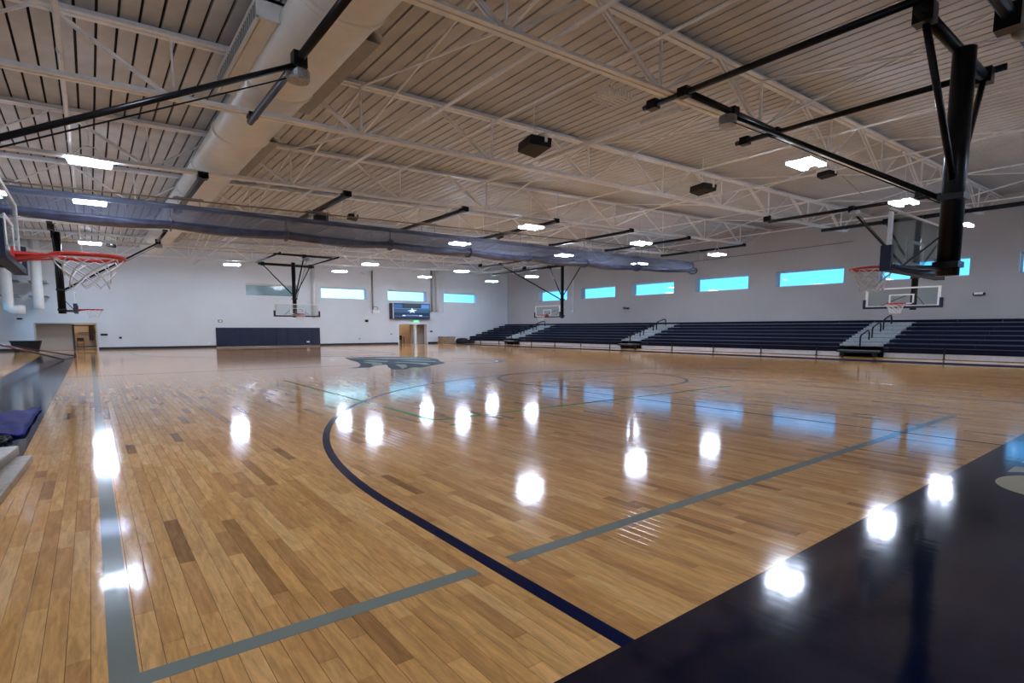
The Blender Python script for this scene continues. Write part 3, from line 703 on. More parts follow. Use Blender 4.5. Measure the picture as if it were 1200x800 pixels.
# ------------------------------------------------------------------ basketball goals
def hoop(cx, cy, ang, zb, label, w=3.3, hgt=1.15, mast_back=.6, mast_top=None, rear=None, front=None, front_c=None, brace_z=4.6, padcol=NAVY, mast_w=.3, side_braces=True, zfr=None, rim_r=.44, rim_off=.8, big=False, net_n=9):
    """u = towards court, v = left of it. rear/front = (u, v0, v1) crossbars; built in place"""
    ca, sa = math.cos(ang), math.sin(ang)
    def T(p): return (cx + p[0] * ca - p[1] * sa, cy + p[0] * sa + p[1] * ca, p[2])
    t = thing('basketball_goal', (cx, cy, zb), label, 'basketball hoop', 'ceiling-hung basketball goals')
    B = lambda mb, n, m, p=t, sm=False: mb.build(n, m, p, sm, T)
    hw = w / 2
    B(MB().box((-.03, -hw + .05, zb + .06), (-.01, hw - .05, zb + hgt - .04)), 'backboard_glass', BBGLASS)
    fr = MB()
    for a, b in (((-.05, -hw, zb + hgt - (.025 if big else .07)), (.0, hw, zb + hgt)), ((-.05, -hw, zb), (0, hw, zb + .08)), ((-.05, -hw, zb + .08), (0, -hw + .13, zb + hgt - .07)), ((-.05, hw - .13, zb + .08), (0, hw, zb + hgt - .07))): fr.box(a, b)
    B(fr, 'backboard_frame', WHITE)
    tg = MB()
    for a, b in (((-.008, -.57, zb + .2), (.004, -.49, zb + .66)), ((-.008, .49, zb + .2), (.004, .57, zb + .66)), ((-.008, -.49, zb + .6), (.004, .49, zb + .66)), ((-.008, -.49, zb + .14), (.004, .49, zb + .2))): tg.box(a, b)
    B(tg, 'target_square', WHITE)
    # vinyl pads along the bottom edge and up the lower sides
    pd = MB(); pd.box((-.12, -hw - .05, zb - .08), (.06, hw + .05, zb + .03))
    for s_ in (-1, 1): pd.box((-.12, min(s_ * (hw - .03), s_ * (hw + .09)), zb - .08), (.07, max(s_ * (hw - .03), s_ * (hw + .09)), zb + .42))
    B(pd, 'edge_padding', padcol)
    # rim
    zr = zb + .14
    rm = MB(); pts = [(rim_off + rim_r * math.cos(2 * PI * k / 32), rim_r * math.sin(2 * PI * k / 32), zr) for k in range(32)]
    rm.tube(pts, .026 if rim_r < .48 else .034, 8, closed=True)
    rim = B(rm, 'rim', ORANGE, t, True)
    bk = MB(); bk.box((0, -.2, zr - .16), (.04, .2, zr + .07)); bk.add([(.03, -.02, zr - .15), (.03, .02, zr - .15), (rim_off - rim_r, .02, zr - .03), (rim_off - rim_r, -.02, zr - .03), (.03, -.02, zr), (.03, .02, zr), (rim_off - rim_r, .02, zr), (rim_off - rim_r, -.02, zr)], [(0, 3, 2, 1), (4, 5, 6, 7), (0, 1, 5, 4), (1, 2, 6, 5), (2, 3, 7, 6), (3, 0, 4, 7)]); 
    bk.add([(0.02, -.15, zr - .03), (0.02, .15, zr - .03), (rim_off - rim_r + .05, .13, zr - .01), (rim_off - rim_r + .05, -.13, zr - .01), (.02, -.15, zr + .02), (.02, .15, zr + .02), (rim_off - rim_r + .05, .13, zr + .01), (rim_off - rim_r + .05, -.13, zr + .01)],
           [(0, 3, 2, 1), (4, 5, 6, 7), (0, 1, 5, 4), (1, 2, 6, 5), (2, 3, 7, 6), (3, 0, 4, 7)])
    for s_ in (-1, 1): bk.bar((.02, s_ * .14, zr - .1), (rim_off - rim_r * .7, s_ * rim_r * .8, zr - .01), .03, .03)
    bo = bk.build('rim_bracket', ORANGE, rim, False, T)
    # net
    nt_ = MB(); levels = [(rim_r - .01, 0), (rim_r * .86, -.1), (rim_r * .74, -.2), (rim_r * .62, -.3), (rim_r * .56, -.4), (rim_r * .55, -.48)]
    for k in range(net_n):
        for d in (-1, 1):
            P = []
            for i, (r_, z_) in enumerate(levels):
                a = 2 * PI * (k + d * .5 * (i % 2)) / net_n; P.append((rim_off + r_ * math.cos(a), r_ * math.sin(a), zr - .02 + z_))
            for p, q in zip(P, P[1:]): nt_.tube([p, q], .011, 4)
    B(nt_, 'net', CORD)
    # mast
    zt = mast_top; ub = -mast_back
    B(MB().tube([(ub, 0, zb - .12), (ub, 0, zt)], mast_w * .56, 20), 'mast', BLACK, t, True)
    ar = MB()
    for s_ in (-1, 1): ar.bar((ub, s_ * mast_w * .4, zb + .06), (-.06, s_ * .55, zb + .06), .06, .06)
    for s_ in (-1, 1): ar.bar((ub, 0, zb + .85), (-.08, s_ * hw * .6, zb + .05), .028, .028)
    ar.bar((-.1, -hw + .1, zb + .02), (-.1, hw - .1, zb + .02), .07, .07)
    for s_ in (-1, 1): ar.bar((ub - .02, 0, zb), (-.1, s_ * (hw - .15), zb + .02), .05, .05)
    B(ar, 'support_arms', BLACK)
    for z_ in (brace_z, zb + .1): B(MB().box((ub - mast_w / 2 - .04, -mast_w / 2 - .04, z_ - .06), (ub + mast_w / 2 + .04, mast_w / 2 + .04, z_ + .06)), 'mast_collar', BLACK)
    if rear:
        u_, v0, v1 = rear[:3]; zz = rear[3]
        B(MB().tube([(u_, v0, zz), (u_, v1, zz)], .11, 14), 'rear_crossbar', BLACK, t, True)
        if side_braces:
            c_ = (v0 + v1) / 2 if len(rear) < 5 else 0; d_ = 2.0 if len(rear) < 5 else rear[4]
            for s_ in (-1, 1):
                B(MB().tube([(u_, c_ + s_ * d_, zz - .05), (ub, s_ * mast_w * .4, brace_z + .35)], .065 if big else .05, 12), 'side_brace', BLACK, t, True)
                B(MB().box((u_ - .16, c_ + s_ * d_ - .14, zz - .16), (u_ + .16, c_ + s_ * d_ + .14, zz + .16)), 'pivot_bracket', BLACK)
    if front:
        u_, v0, v1, zz = front
        B(MB().tube([(u_, v0, zz), (u_, v1, zz)], .085, 14), 'front_crossbar', BLACK, t, True)
        fc = front_c if front_c is not None else 0
        B(MB().tube([(u_, fc, zz - .1), (ub + mast_w / 2, 0, brace_z)], .055, 12), 'front_brace', BLACK, t, True)
        B(MB().bar((u_, fc + .25, zz - .25), (ub + mast_w / 2, .12, brace_z - .1), .025, .025), 'hoist_cable', RUBBER)
        wn_ = MB(); wn_.lathe([(.01, -.12), (.22, -.12), (.24, -.08), (.24, .08), (.22, .12), (.01, .12)], (u_ + .02, fc + .18, zz - .26), 'z', 20)
        B(wn_, 'winch', SILVER)
        B(MB().box((u_ - .14, fc - .12, zz - .18), (u_ + .14, fc + .12, zz + .12)), 'winch_bracket', BLACK)
    for cb in (rear, front):
        if cb is None or abs(ca) < .5: continue
        zz = cb[3]; X_ = T((cb[0], 0, 0))[0]; ys = sorted((T((0, cb[1], 0))[1], T((0, cb[2], 0))[1]))
        for jy in JY:
            if ys[0] - .3 < jy < ys[1] + .3:
                MB().box((X_ - .13, jy - .16, zz + .02), (X_ + .13, jy + .16, zch(X_) + .03)).build('joist_clamp', BLACK, t)
    return t, T
# near main goal, facing away from the camera down the court (+Y)
t, T = hoop(14.3, 4.2, PI / 2, 3.03, 'near basketball goal on a thick black mast, glass seen from the side with navy pads', w=3.3, hgt=1.15, mast_back=.6, mast_top=7.4,
     rear=(-.48, -2.3, 2.3, 7.45), front=(4.45, -2.45, 2.3, 7.7), brace_z=4.5, mast_w=.36, big=True)
for x, lab in ((12.1, 'left_beam'), (16.65, 'right_beam')):
    MB().tube([(x, 3.4, 7.66), (x, 9.9, 7.66)], .075, 12).build('roof_beam', BLACK, t, True)
for x, y in ((12.1, 9.6), (16.65, 9.6), (12.1, 8.65), (16.65, 8.65)): MB().box((x - .11, y - .14, 7.55), (x + .11, y + .14, 7.78)).build('beam_clamp', BLACK, t)
# hoist unit behind it
t = thing('hoist_motor', (14.6, 2.9, 7.55), 'silver and black hoist motor on a black tube at the top right corner', 'motor')
MB().tube([(13.0, 2.95, 7.75), (17.2, 2.95, 7.85)], .12, 12).build('tube', BLACK, t)
MB().box((14.15, 2.75, 7.5), (14.5, 3.15, 7.95)).build('bracket', BLACK, t)
MB().lathe([(.01, -.2), (.15, -.2), (.17, 0), (.12, .25), (.01, .27)], (14.85, 2.85, 7.62), 'x', 16).build('motor_body', SILVER, t, True)
# far main goal, facing the camera
t, T = hoop(14.0, 47.9, -PI / 2, 2.9, 'far basketball goal facing the camera in front of the far wall', w=3.6, hgt=1.0, mast_back=.7, mast_top=7.4,
     rear=(-2.6, -2.35, 2.35, 7.35), front=(2.3, -2.3, 2.3, 7.65), brace_z=4.35, mast_w=.3)
for x in (12.0, 16.6): MB().tube([(x, 44.9, 7.67), (x, 52.6, 7.67)], .07, 10).build('roof_beam', BLACK, t, True)
# right side goals facing -X
hoop(34.2, 10.5, PI, 2.97, 'side basketball goal above the bleachers seen below the near goal', w=3.4, hgt=1.02, mast_back=1.9, mast_top=7.9,
     rear=(-2.3, -5.2, 4.2, 7.9, 1.7), front=(3.3, -5.7, 2.6, 7.85), front_c=-1.4, brace_z=4.6, mast_w=.28)
hoop(34.2, 38.9, PI, 2.95, 'distant side basketball goal near the far corner above the bleachers', w=3.5, hgt=1.02, mast_back=1.9, mast_top=7.9,
     rear=(-2.3, -12, 6, 7.9, 2.3), front=(3.3, -6.2, 4.5, 7.85), front_c=-2.9, brace_z=4.6, mast_w=.28)
# left side goals facing +X
hoop(-.9, 11.7, 0, 2.85, 'basketball goal at the left edge of the frame, red rim close to the camera', w=3.2, hgt=1.15, mast_back=.5, mast_top=7.3,
     rear=(-.8, -4.5, 4.9, 7.3, 1.9), front=(4.7, -3.2, 4.9, 7.4), front_c=.5, brace_z=4.55, mast_w=.3, rim_r=.5, rim_off=.95)
hoop(-.55, 41.0, 0, 2.8, 'distant left basketball goal seen edge on below the near left rim', w=3.2, hgt=1.1, mast_back=.65, mast_top=7.3,
     rear=(-.8, -3, 4.4, 7.3, 1.7), front=(4.35, -3.0, 2.1, 7.4), front_c=1.2, brace_z=4.05, mast_w=.34)

# ------------------------------------------------------------------ bleachers
X0, NR, DR = 39.2, 7, 0.95
def zseat(k): return .86 + .262 * k
SECT = [(YN + .2, 12.8), (15.35, 31.8), (34.1, 49.5), (52.0, YF - .15)]
SL_ = ['nearest the camera', 'between the two nearer aisles', 'between the two farther aisles', 'short section against the far wall']
for si, (ya, yb) in enumerate(SECT):
    t = thing('bleacher_section', (X0, (ya + yb) / 2, 0), 'navy bleacher section, ' + SL_[si], 'bleachers', 'bleacher sections')
    nm = max(1, round((yb - ya) / 2.35)); step = (yb - ya) / nm; cache2 = {}
    for k in range(NR):
        x = X0 + k * DR; z = zseat(k)
        for j in range(nm):
            if 'm' not in cache2:
                mb = MB(); y0, y1 = ya + .012, ya + step - .012
                mb.box((x, y0, z - .19), (x + .05, y1, z)); mb.box((x + .05, y0, z - .05), (x + .5, y1, z)); mb.box((x + .45, y0, z - .05), (x + .5, y1, z + .0))
                o = mb.build('seat_board', NAVYSEAT, t); cache2['m'] = (o.data, o.location.copy())
            else:
                o = bpy.data.objects.new('seat_board', cache2['m'][0]); C.objects.link(o); o.parent = t
                o.location = (k * DR, j * step, .262 * k)
        MB().box((x + .01, ya, z - .225), (x + .04, yb, z - .2)).build('nosing', NOSE, t)
        if k: MB().box((x - .5, ya, z - .275), (x + .02, yb, z - .24)).build('footboard', TREAD, t)
        if k: MB().box((x + .03, ya, z - .7), (x + .06, yb, z - .24)).build('riser', TRIM, t)
    mb = MB(); mb.box((X0 + .01, ya, .33), (X0 + .05, yb, .46)); mb.box((X0 + .01, ya, .475), (X0 + .05, yb, .6))
    mb.build('front_skirt', NAVYSEAT, t)
    MB().box((X0 + .07, ya, .03), (X0 + .1, yb, .34)).build('lower_panel', mat('lower_panel_pale', (214, 218, 224), .5), t)
    MB().box((X0 + .05, ya, .0), (X0 + .12, yb, .03)).build('bottom_rail', TRIM, t)
    yy = ya + 1.4
    while yy < yb - .5:
        mb = MB(); mb.box((X0 - .06, yy - .035, .02), (X0 - .005, yy + .035, .66)); mb.tube([(X0 - .03, yy - .05, .05), (X0 - .03, yy + .05, .05)], .05, 8); mb.build('wheel_post', RUBBER, t); yy += 3.9
AIS = [(12.8, 15.35, 'nearest the camera'), (31.8, 34.1, 'in the middle of the bleachers'), (49.5, 52.0, 'farthest, near the far wall')]
for ya, yb, lb in AIS:
    t = thing('bleacher_stairs', (X0, (ya + yb) / 2, 0), 'grey stepped bleacher aisle, ' + lb, 'stairs', 'bleacher aisles')
    for k in range(NR - 1):
        x = X0 + k * DR; z = zseat(k) - .03
        MB().box((x, ya + .02, z - .12), (x + .5, yb - .02, z)).build('step', GREYSTEP, t)
        MB().box((x + .5, ya + .02, z + .0), (x + .97, yb - .02, z + .12)).build('step', GREYSTEP, t)
        MB().box((x + .02, ya + .02, z - .145), (x + .5, yb - .02, z - .125)).build('dark_strip', TRIM, t)  # thin dark strip under each step
    x = X0 + 6 * DR; MB().box((x, ya + .02, zseat(6) - .2), (x + .5, yb - .02, zseat(6))).build('step', NAVYSEAT, t)
    # rolling first step
    mb = MB(); mb.box((X0 - .55, ya + .05, .3), (X0 - .02, yb - .05, .42)); mb.build('front_step', TRIM, t)
    MB().box((X0 - .5, ya + .1, .42), (X0 - .05, yb - .1, .45)).build('front_step_tread', GREYSTEP, t)
    mb = MB()
    for y in (ya + .35, yb - .35):
        mb.box((X0 - .45, y - .12, .12), (X0 - .2, y + .12, .3)); mb.tube([(X0 - .32, y - .06, .09), (X0 - .32, y + .06, .09)], .09, 12)
    mb.build('caster', RUBBER, t)
    ym = (ya + yb) / 2
    for k in (1, 3, 5):
        x = X0 + k * DR + .2; z = zseat(k - 1) - .03
        P = [(x - 1.3, ym, z - .2), (x - 1.3, ym, z + .42), (x - 1.22, ym, z + .55), (x - 1.05, ym, z + .62), (x - .3, ym, z + .83), (x - .1, ym, z + .86), (x + .05, ym, z + .8), (x + .1, ym, z + .66), (x + .1, ym, z)]
        mb = MB().tube(P, .05, 8); mb.box((x, ym - .12, z), (x + .2, ym + .12, z + .04)); mb.build('handrail', BLACK, t)

# ------------------------------------------------------------------ far wall fittings
t = thing('wall_pad', (14.75, YF - .05, 0), 'long navy safety pad on the far wall behind the basket', 'wall padding')
n = 9; a, b = 9.7, 19.8
for i in range(n):
    x0, x1 = a + (b - a) * i / n + .008, a + (b - a) * (i + 1) / n - .008
    MB().box((x0, YF - .12, .08), (x1, YF, 1.93)).build('pad_panel', NAVY, t)
o = MB().box((18.35, YF - .16, .36), (18.65, YF - .12, .5)).build('outlet_plate', WHITE); tag(o, 'small white outlet plate low on the navy wall pad', 'outlet')
# display
t = thing('wall_display', (30.6, YF - .2, 3), 'large wall display screen with dark blue graphics above the double doorway', 'screen')
MB().box((28.05, YF - .45, 2.98), (33.2, YF, 4.83)).build('casing', mat('display_casing', (30, 34, 46), .5), t)
def disp(name, x0, x1, z0, z1, col, d=.455, e=1.0):
    m = mat('display_%s_%d_%d_%d' % (name, *col), col, .3, noise=0, emit=e); return MB().box((x0, YF - d, z0), (x1, YF - d + .02, z1)).build(name, m, t)
disp('screen', 28.35, 33.15, 3.03, 4.79, (22, 34, 58), .46, .9)
disp('screen_panel', 28.42, 29.5, 4.3, 4.72, (40, 74, 124), .47); disp('screen_panel', 32.0, 33.1, 4.3, 4.72, (60, 104, 160), .47); disp('screen_panel', 29.65, 31.9, 4.38, 4.75, (36, 48, 52), .47)
disp('screen_band', 28.42, 33.1, 3.75, 4.15, (36, 66, 92), .47); disp('screen_band', 28.42, 33.1, 4.2, 4.24, (110, 140, 160), .47); disp('screen_band', 28.42, 33.1, 3.3, 3.33, (80, 110, 140), .47)
star = [(30.1, 3.95), (30.6, 4.05), (30.75, 4.3), (30.95, 4.08), (31.45, 4.05), (31.0, 3.93), (31.1, 3.7), (30.75, 3.84), (30.45, 3.68), (30.55, 3.9)]
MB().add([(x, YF - .48, z) for x, z in star], [tuple(range(10))]).build('screen_star', mat('display_star', (190, 214, 226), .3, noise=0, emit=.9), t)
disp('screen_text', 29.5, 29.9, 3.33, 3.45, (170, 190, 210), .48); disp('screen_text', 31.7, 32.1, 3.33, 3.45, (170, 190, 210), .48); disp('screen_text', 30.0, 31.6, 3.4, 3.46, (120, 140, 170), .48)
MB().box((28.28, YF - .47, 3.0), (28.36, YF - .44, 4.83)).build('bezel', WHITE, t)
def text(name, s_, size, loc, rot, m, parent):
    cu = bpy.data.curves.new(name, 'FONT'); cu.body = s_; cu.size = size; cu.extrude = .006; cu.align_x = 'CENTER'; cu.align_y = 'CENTER'; cu.materials.append(m)
    o = bpy.data.objects.new(name, cu); C.objects.link(o); o.rotation_euler = rot
    bpy.context.view_layer.update(); me = bpy.data.meshes.new_from_object(o.evaluated_get(bpy.context.evaluated_depsgraph_get()))
    bpy.data.objects.remove(o); o = bpy.data.objects.new(name, me); C.objects.link(o); o.rotation_euler = rot
    if parent: o.parent = parent; o.location = Vector(loc) - root_loc(parent)
    else: o.location = loc
    return o
t = thing('exit_sign', (31.5, YF - .06, 2.7), 'small lit green exit sign above the double doorway', 'sign')
MB().box((31.1, YF - .1, 2.58), (31.85, YF, 2.84)).build('sign_box', mat('exit_green', (70, 190, 130), .4, noise=0, emit=1.0), t)
text('lettering', 'EXIT', .24, (31.47, YF - .105, 2.71), (PI / 2, 0, 0), mat('exit_letters', (225, 255, 235), .4, noise=0, emit=1.2), t)
# conduits, boxes, speakers
def conduit(label, pts, r=.05, m=STEEL): return tag(MB().tube(pts, r, 10).build('wall_conduit', m, None, True), label, 'conduit')
conduit('grey conduit dropping to a wall box left of the display', [(25.95, YF - .1, 8.4), (25.95, YF - .1, 4.0)], .09, SILVER)
conduit('thin conduit beside the wall box left of the display', [(24.6, YF - .08, 8.1), (25.5, YF - .08, 8.0), (25.65, YF - .08, 7.7), (25.65, YF - .08, 4.2), (25.9, YF - .08, 4.0)], .035, STEEL)
t = thing('wall_box', (26.3, YF - .15, 3.8), 'white equipment box with a cable loop at the foot of the grey conduit', 'junction box')
MB().box((25.85, YF - .3, 3.62), (26.7, YF, 3.95)).build('box_body', WHITE, t)
MB().tube([(26.3 + .3 * math.cos(a), YF - .1, 4.15 + .22 * math.sin(a)) for a in [i * PI / 8 for i in range(-3, 10)]], .025, 6).build('cable', RUBBER, t)
conduit('grey vertical duct pipe left of the pair beside the display', [(33.65, YF - .14, 8.9), (33.65, YF - .14, 3.9)], .13, mat('pipe_grey', (150, 152, 156), .5))
conduit('wide white vertical pipe right of the display', [(34.35, YF - .22, 8.9), (34.35, YF - .22, 3.9)], .22, DUCT)
conduit('thin white vertical conduit right of the wide pipe', [(35.4, YF - .07, 8.6), (35.4, YF - .07, 4.0), (35.1, YF - .07, 3.85)], .04, STEEL)
conduit('white vertical pipe to the right of the far basket', [(19.2, YF - .2, 9.1), (19.2, YF - .2, 3.0)], .2, DUCT)
conduit('thin conduit dropping on the side wall between the two farthest windows', [(XR - .06, 47.1, 7.7), (XR - .06, 47.1, 3.95)], .04, STEEL)
for x, z, w_, h_, lb, m in ((10.15, 2.57, .36, .24, 'small black framed sign above the left end of the navy pad', RUBBER), (25.2, 2.72, .36, .28, 'small dark alarm box between the pad and the display', RUBBER),
                            (33.6, 1.5, .3, .16, 'dark card reader right of the double doorway', RUBBER), (.95, 1.3, .5, .16, 'dark switch plate right of the left opening', RUBBER), (2.1, 1.02, .2, .16, 'small round dark button further along from the left opening', RUBBER),
                            (9.1, .42, .22, .14, 'white outlet plate left of the navy pad', WHITE), (-4.5, 2.62, .35, .14, 'tiny dark camera high beside the left opening', RUBBER), (28.2, 1.2, .2, .14, 'small grey plate left of the double doorway', SILVER),
                            (33.5, 3.9, .18, .14, 'small grey plate beside the pipes right of the display', SILVER), (24.3, .7, .16, .12, 'tiny dark plate low on the far wall between pad and doorway', SILVER)):
    o = MB().box((x - w_ / 2, YF - .08, z - h_ / 2), (x + w_ / 2, YF, z + h_ / 2)).build('wall_plate', m); tag(o, lb, 'wall plate')
MB_ = MB().box((10.15 - .12, YF - .09, 2.5), (10.15 + .12, YF - .078, 2.64)).build('sign_face', WHITE, bpy.data.objects['wall_plate'])
# right wall fittings
t = thing('wall_speaker', (XR - .15, 38.87, 4), 'small dark horn on the side wall below the third window', 'horn')
MB().lathe([(.05, -.05), (.09, -.2), (.22, -.42)], (XR, 38.87, 4.0), 'x', 14, 1, .6).build('horn', SILVER, t, True); MB().box((XR - .12, 38.6, 3.92), (XR, 39.1, 4.06)).build('base', RUBBER, t)
t = thing('wall_speaker', (XR - .1, 9.7, 4.05), 'black-bracketed white device on the side wall right of the near basket', 'horn')
MB().box((XR - .16, 9.4, 3.95), (XR, 10.0, 4.12)).build('base', RUBBER, t); MB().box((XR - .22, 9.48, 4.0), (XR - .16, 9.92, 4.14)).build('horn', WHITE, t)
t = thing('wall_box', (XR - .1, 47.1, 3.9), 'small white box at the foot of the side wall conduit', 'junction box'); MB().box((XR - .15, 46.95, 3.8), (XR, 47.25, 3.98)).build('box_body', WHITE, t)
conduit('thin cable run high along the side wall', [(XR - .06, 32, 8.1), (XR - .06, 24, 8.2), (XR - .06, 19.5, 8.25), (XR - .06, 17.3, 8.3)], .02, mat('cable_grey', (90, 88, 86), .6))

# left duct risers
for x, y, lb, bend in ((-3.1, 57.5, 'white vertical duct riser nearest the left opening', 0), (-4.85, 57.0, 'white duct riser with a bent foot at the left edge', 1)):
    t = thing('duct_riser', (x, y, 3), lb, 'duct')
    pts = [(x, y, zdk(x) - .2), (x, y, 3.75)] + ([(x + .03, y, 3.45), (x + .25, y, 3.33), (x + .95, y, 3.3)] if bend else [(x, y, 3.35)])
    MB().tube(pts, .34, 20).build('pipe', DUCT, t, True)
    for z in (4.4, 5.6): MB().box((x - .6, y + .2, z - .04), (x + .6, YF - .02, z + .04)).build('bracket', SILVER, t)

# ------------------------------------------------------------------ ceiling speakers and guard cage
def speaker(x, y, z, s_, label, tilt=.12):
    t = thing('ceiling_speaker', (x, y, z), label, 'speaker', 'black ceiling speakers')
    R = Matrix.Rotation(PI / 2 - .25, 3, 'Z') @ Matrix.Rotation(tilt, 3, 'X')
    mb = MB(); w_, d_, h_ = .62 * s_, .36 * s_, .15 * s_
    v = [(-w_, -d_, -h_), (w_, -d_, -h_), (w_ * .8, d_, -h_), (-w_ * .8, d_, -h_), (-w_, -d_, h_), (w_, -d_, h_), (w_ * .8, d_, h_), (-w_ * .8, d_, h_)]
    mb.add([tuple(Vector((x, y, z)) + R @ Vector(p)) for p in v], [(0, 3, 2, 1), (4, 5, 6, 7), (0, 1, 5, 4), (1, 2, 6, 5), (2, 3, 7, 6), (3, 0, 4, 7)]); mb.build('cabinet', RUBBER, t)
    y_ = MB(); y_.box((x - .05, y - w_ - .04, z - .03), (x + .05, y - w_, z + h_ + .1)); y_.box((x - .05, y + w_, z - .03), (x + .05, y + w_ + .04, z + h_ + .1)); y_.box((x - .05, y - w_ - .04, z + h_ + .1), (x + .05, y + w_ + .04, z + h_ + .14))
    y_.bar((x, y, z + h_ + .14), (x, y, zdk(x)), .03, .03); y_.build('yoke', STEEL, t)
speaker(12.35, 14.8, 8.0, 1.0, 'black ceiling speaker left of the thick white pipe, largest in view')
speaker(22.7, 15.1, 8.2, .9, 'black ceiling speaker above the middle of the court')
speaker(24.3, 10.4, 8.1, .55, 'small black ceiling speaker beside a near LED light')
speaker(11.7, 29.4, 7.85, .7, 'small black ceiling speaker behind the curtain, right of its motor')
speaker(22.3, 30.5, 8.05, .7, 'small black ceiling speaker behind the curtain over mid court')
speaker(1.0, 37.8, 7.55, .6, 'small black ceiling speaker beyond the curtain on the left')
speaker(1.5, 47.0, 7.5, .6, 'small dark ceiling unit beside a distant left LED light')
t = thing('wire_guard', (11.2, 10.3, 7.9), 'white wire-guarded device hanging from the conduit near the nearest joist', 'wire guard')
mb = MB()
for i in range(9): mb.bar((10.75 + i * .11, 9.95, 7.78), (10.75 + i * .11, 10.6, 7.78), .015, .015); mb.bar((10.75 + i * .11, 9.95, 7.78), (10.75 + i * .11, 9.95, 7.95), .015, .015)
for i in range(6): mb.bar((10.75, 9.95 + i * .13, 7.78), (11.63, 9.95 + i * .13, 7.78), .015, .015)
mb.build('cage', WHITE, t); MB().box((10.85, 10.1, 7.84), (11.4, 10.45, 7.97)).build('device', WHITE, t)
MB().tube([(10.8, 9.9, 7.95), (10.6, 9.5, 7.9), (10.5, 9.1, 7.75)], .03, 6).build('conduit', WHITE, t)
# loose hanging wire near the mast
conduit('thin grey wire hanging from the deck behind the near basket mast', [(26.5, 11.4, 9.4), (26.6, 11.3, 8.9), (27.1, 10.9, 8.6), (27.6, 10.2, 7.7)], .015, SILVER)

# ------------------------------------------------------------------ items on the floor
def slabbox(mb, c, sx, sy, h, rz, z0, mi=0):
    R = Matrix.Rotation(rz, 3, 'Z'); mb.box((c[0] - sx / 2, c[1] - sy / 2, z0), (c[0] + sx / 2, c[1] + sy / 2, z0 + h), mi, R, (c[0], c[1], z0))
BOXS = [(-1.28, 8.6, 1.0, 2.3, .10, -.05, 0, 'flat wrapped carton at the bottom of the left stack'), (-1.12, 8.75, .28, 2.3, .12, -.10, .10, 'long narrow carton on the right of the left stack'),
        (-1.44, 8.7, .26, 2.3, .12, -.10, .10, 'long narrow carton in the middle of the left stack'), (-1.95, 8.9, .6, 2.4, .14, -.10, .10, 'wide flat carton on the left of the stack')]
for c in BOXS:
    mb = MB(); slabbox(mb, (c[0], c[1]), c[2], c[3], c[4], c[5], c[6]); o = mb.build('flat_carton', PLASTIC); tag(o, 'plastic-wrapped ' + c[7] + ' on the floor', 'box', 'flat cartons at the left edge')
    bv = o.modifiers.new('b', 'BEVEL'); bv.width = .015; bv.segments = 2
# crumpled blue sheet
mb = MB(); nx, ny = 18, 22; vs = []
for i in range(nx + 1):
    for j in range(ny + 1):
        q, p = i / nx, j / ny; x = -2.6 + 1.62 * q; y = 11.9 + 4.2 * p * (.35 + .65 * q) + 0.2
        z = .02 + .2 * (1 - q) * (.25 + .75 * abs(math.sin(7 * p + 3 * q))) + .09 * abs(math.sin(13 * q + 8 * p)) * (1 - q * .6)
        vs.append((x, y, z))
W_ = ny + 1
o = MB().add(vs, [(i * W_ + j, (i + 1) * W_ + j, (i + 1) * W_ + j + 1, i * W_ + j + 1) for i in range(nx) for j in range(ny)]).build('plastic_sheet', TARP, None, True)
sm = o.modifiers.new('s', 'SOLIDIFY'); sm.thickness = .01
tag(o, 'crumpled blue plastic sheet on the navy border at the left edge', 'sheet')
mb = MB(); pts = []
for i in range(60):
    a = i * .55; pts.append((-1.75 + .55 * math.cos(a) + .1 * math.sin(i), 11.6 + .45 * math.sin(a * 1.1), .03 + .03 * abs(math.sin(i * .9))))
tag(MB().tube(pts, .022, 6).build('cable_coil', RUBBER, None, True), 'tangled black cable lying in front of the blue sheet', 'cable')
o = MB().box((-1.75, 10.9, .002), (-1.42, 11.2, .006)).build('paper_sheet', WHITE); tag(o, 'small white paper scrap beside the tangled cable', 'paper')
# far left: black bin and red poles
t = thing('storage_bin', (-4.0, 57.0, 0), 'black open bin on the floor left of the wide opening', 'bin')
mb = MB(); v = [(-4.7, 56.2, .12), (-3.3, 56.2, .12), (-3.3, 57.6, .12), (-4.7, 57.6, .12), (-4.9, 56, .85), (-3.1, 56, .85), (-3.1, 57.8, .85), (-4.9, 57.8, .85)]
mb.add(v, [(0, 3, 2, 1), (0, 1, 5, 4), (1, 2, 6, 5), (2, 3, 7, 6), (3, 0, 4, 7)]); mb.build('tub', RUBBER, t)
mb = MB()
for sx in (-4.6, -3.4):
    for sy in (56.3, 57.5): mb.box((sx - .08, sy - .08, 0), (sx + .08, sy + .08, .12))
mb.build('feet', RUBBER, t); MB().box((-4.95, 55.95, .85), (-3.05, 56.08, .9)).build('rim', RUBBER, t)
tag(MB().tube([(-1.34, 40.7, .05), (-4.5, 33.0, 1.55)], .05, 10).build('leaning_pole', REDP), 'dark red pole slanting up to the left edge, nearer of two', 'pole')
tag(MB().tube([(-.8, 45.3, .04), (-3.6, 46.8, .62), (-5.6, 47.9, 1.0)], .04, 10).build('leaning_pole', REDP), 'thin dark red pole lying behind the slanting one', 'pole')
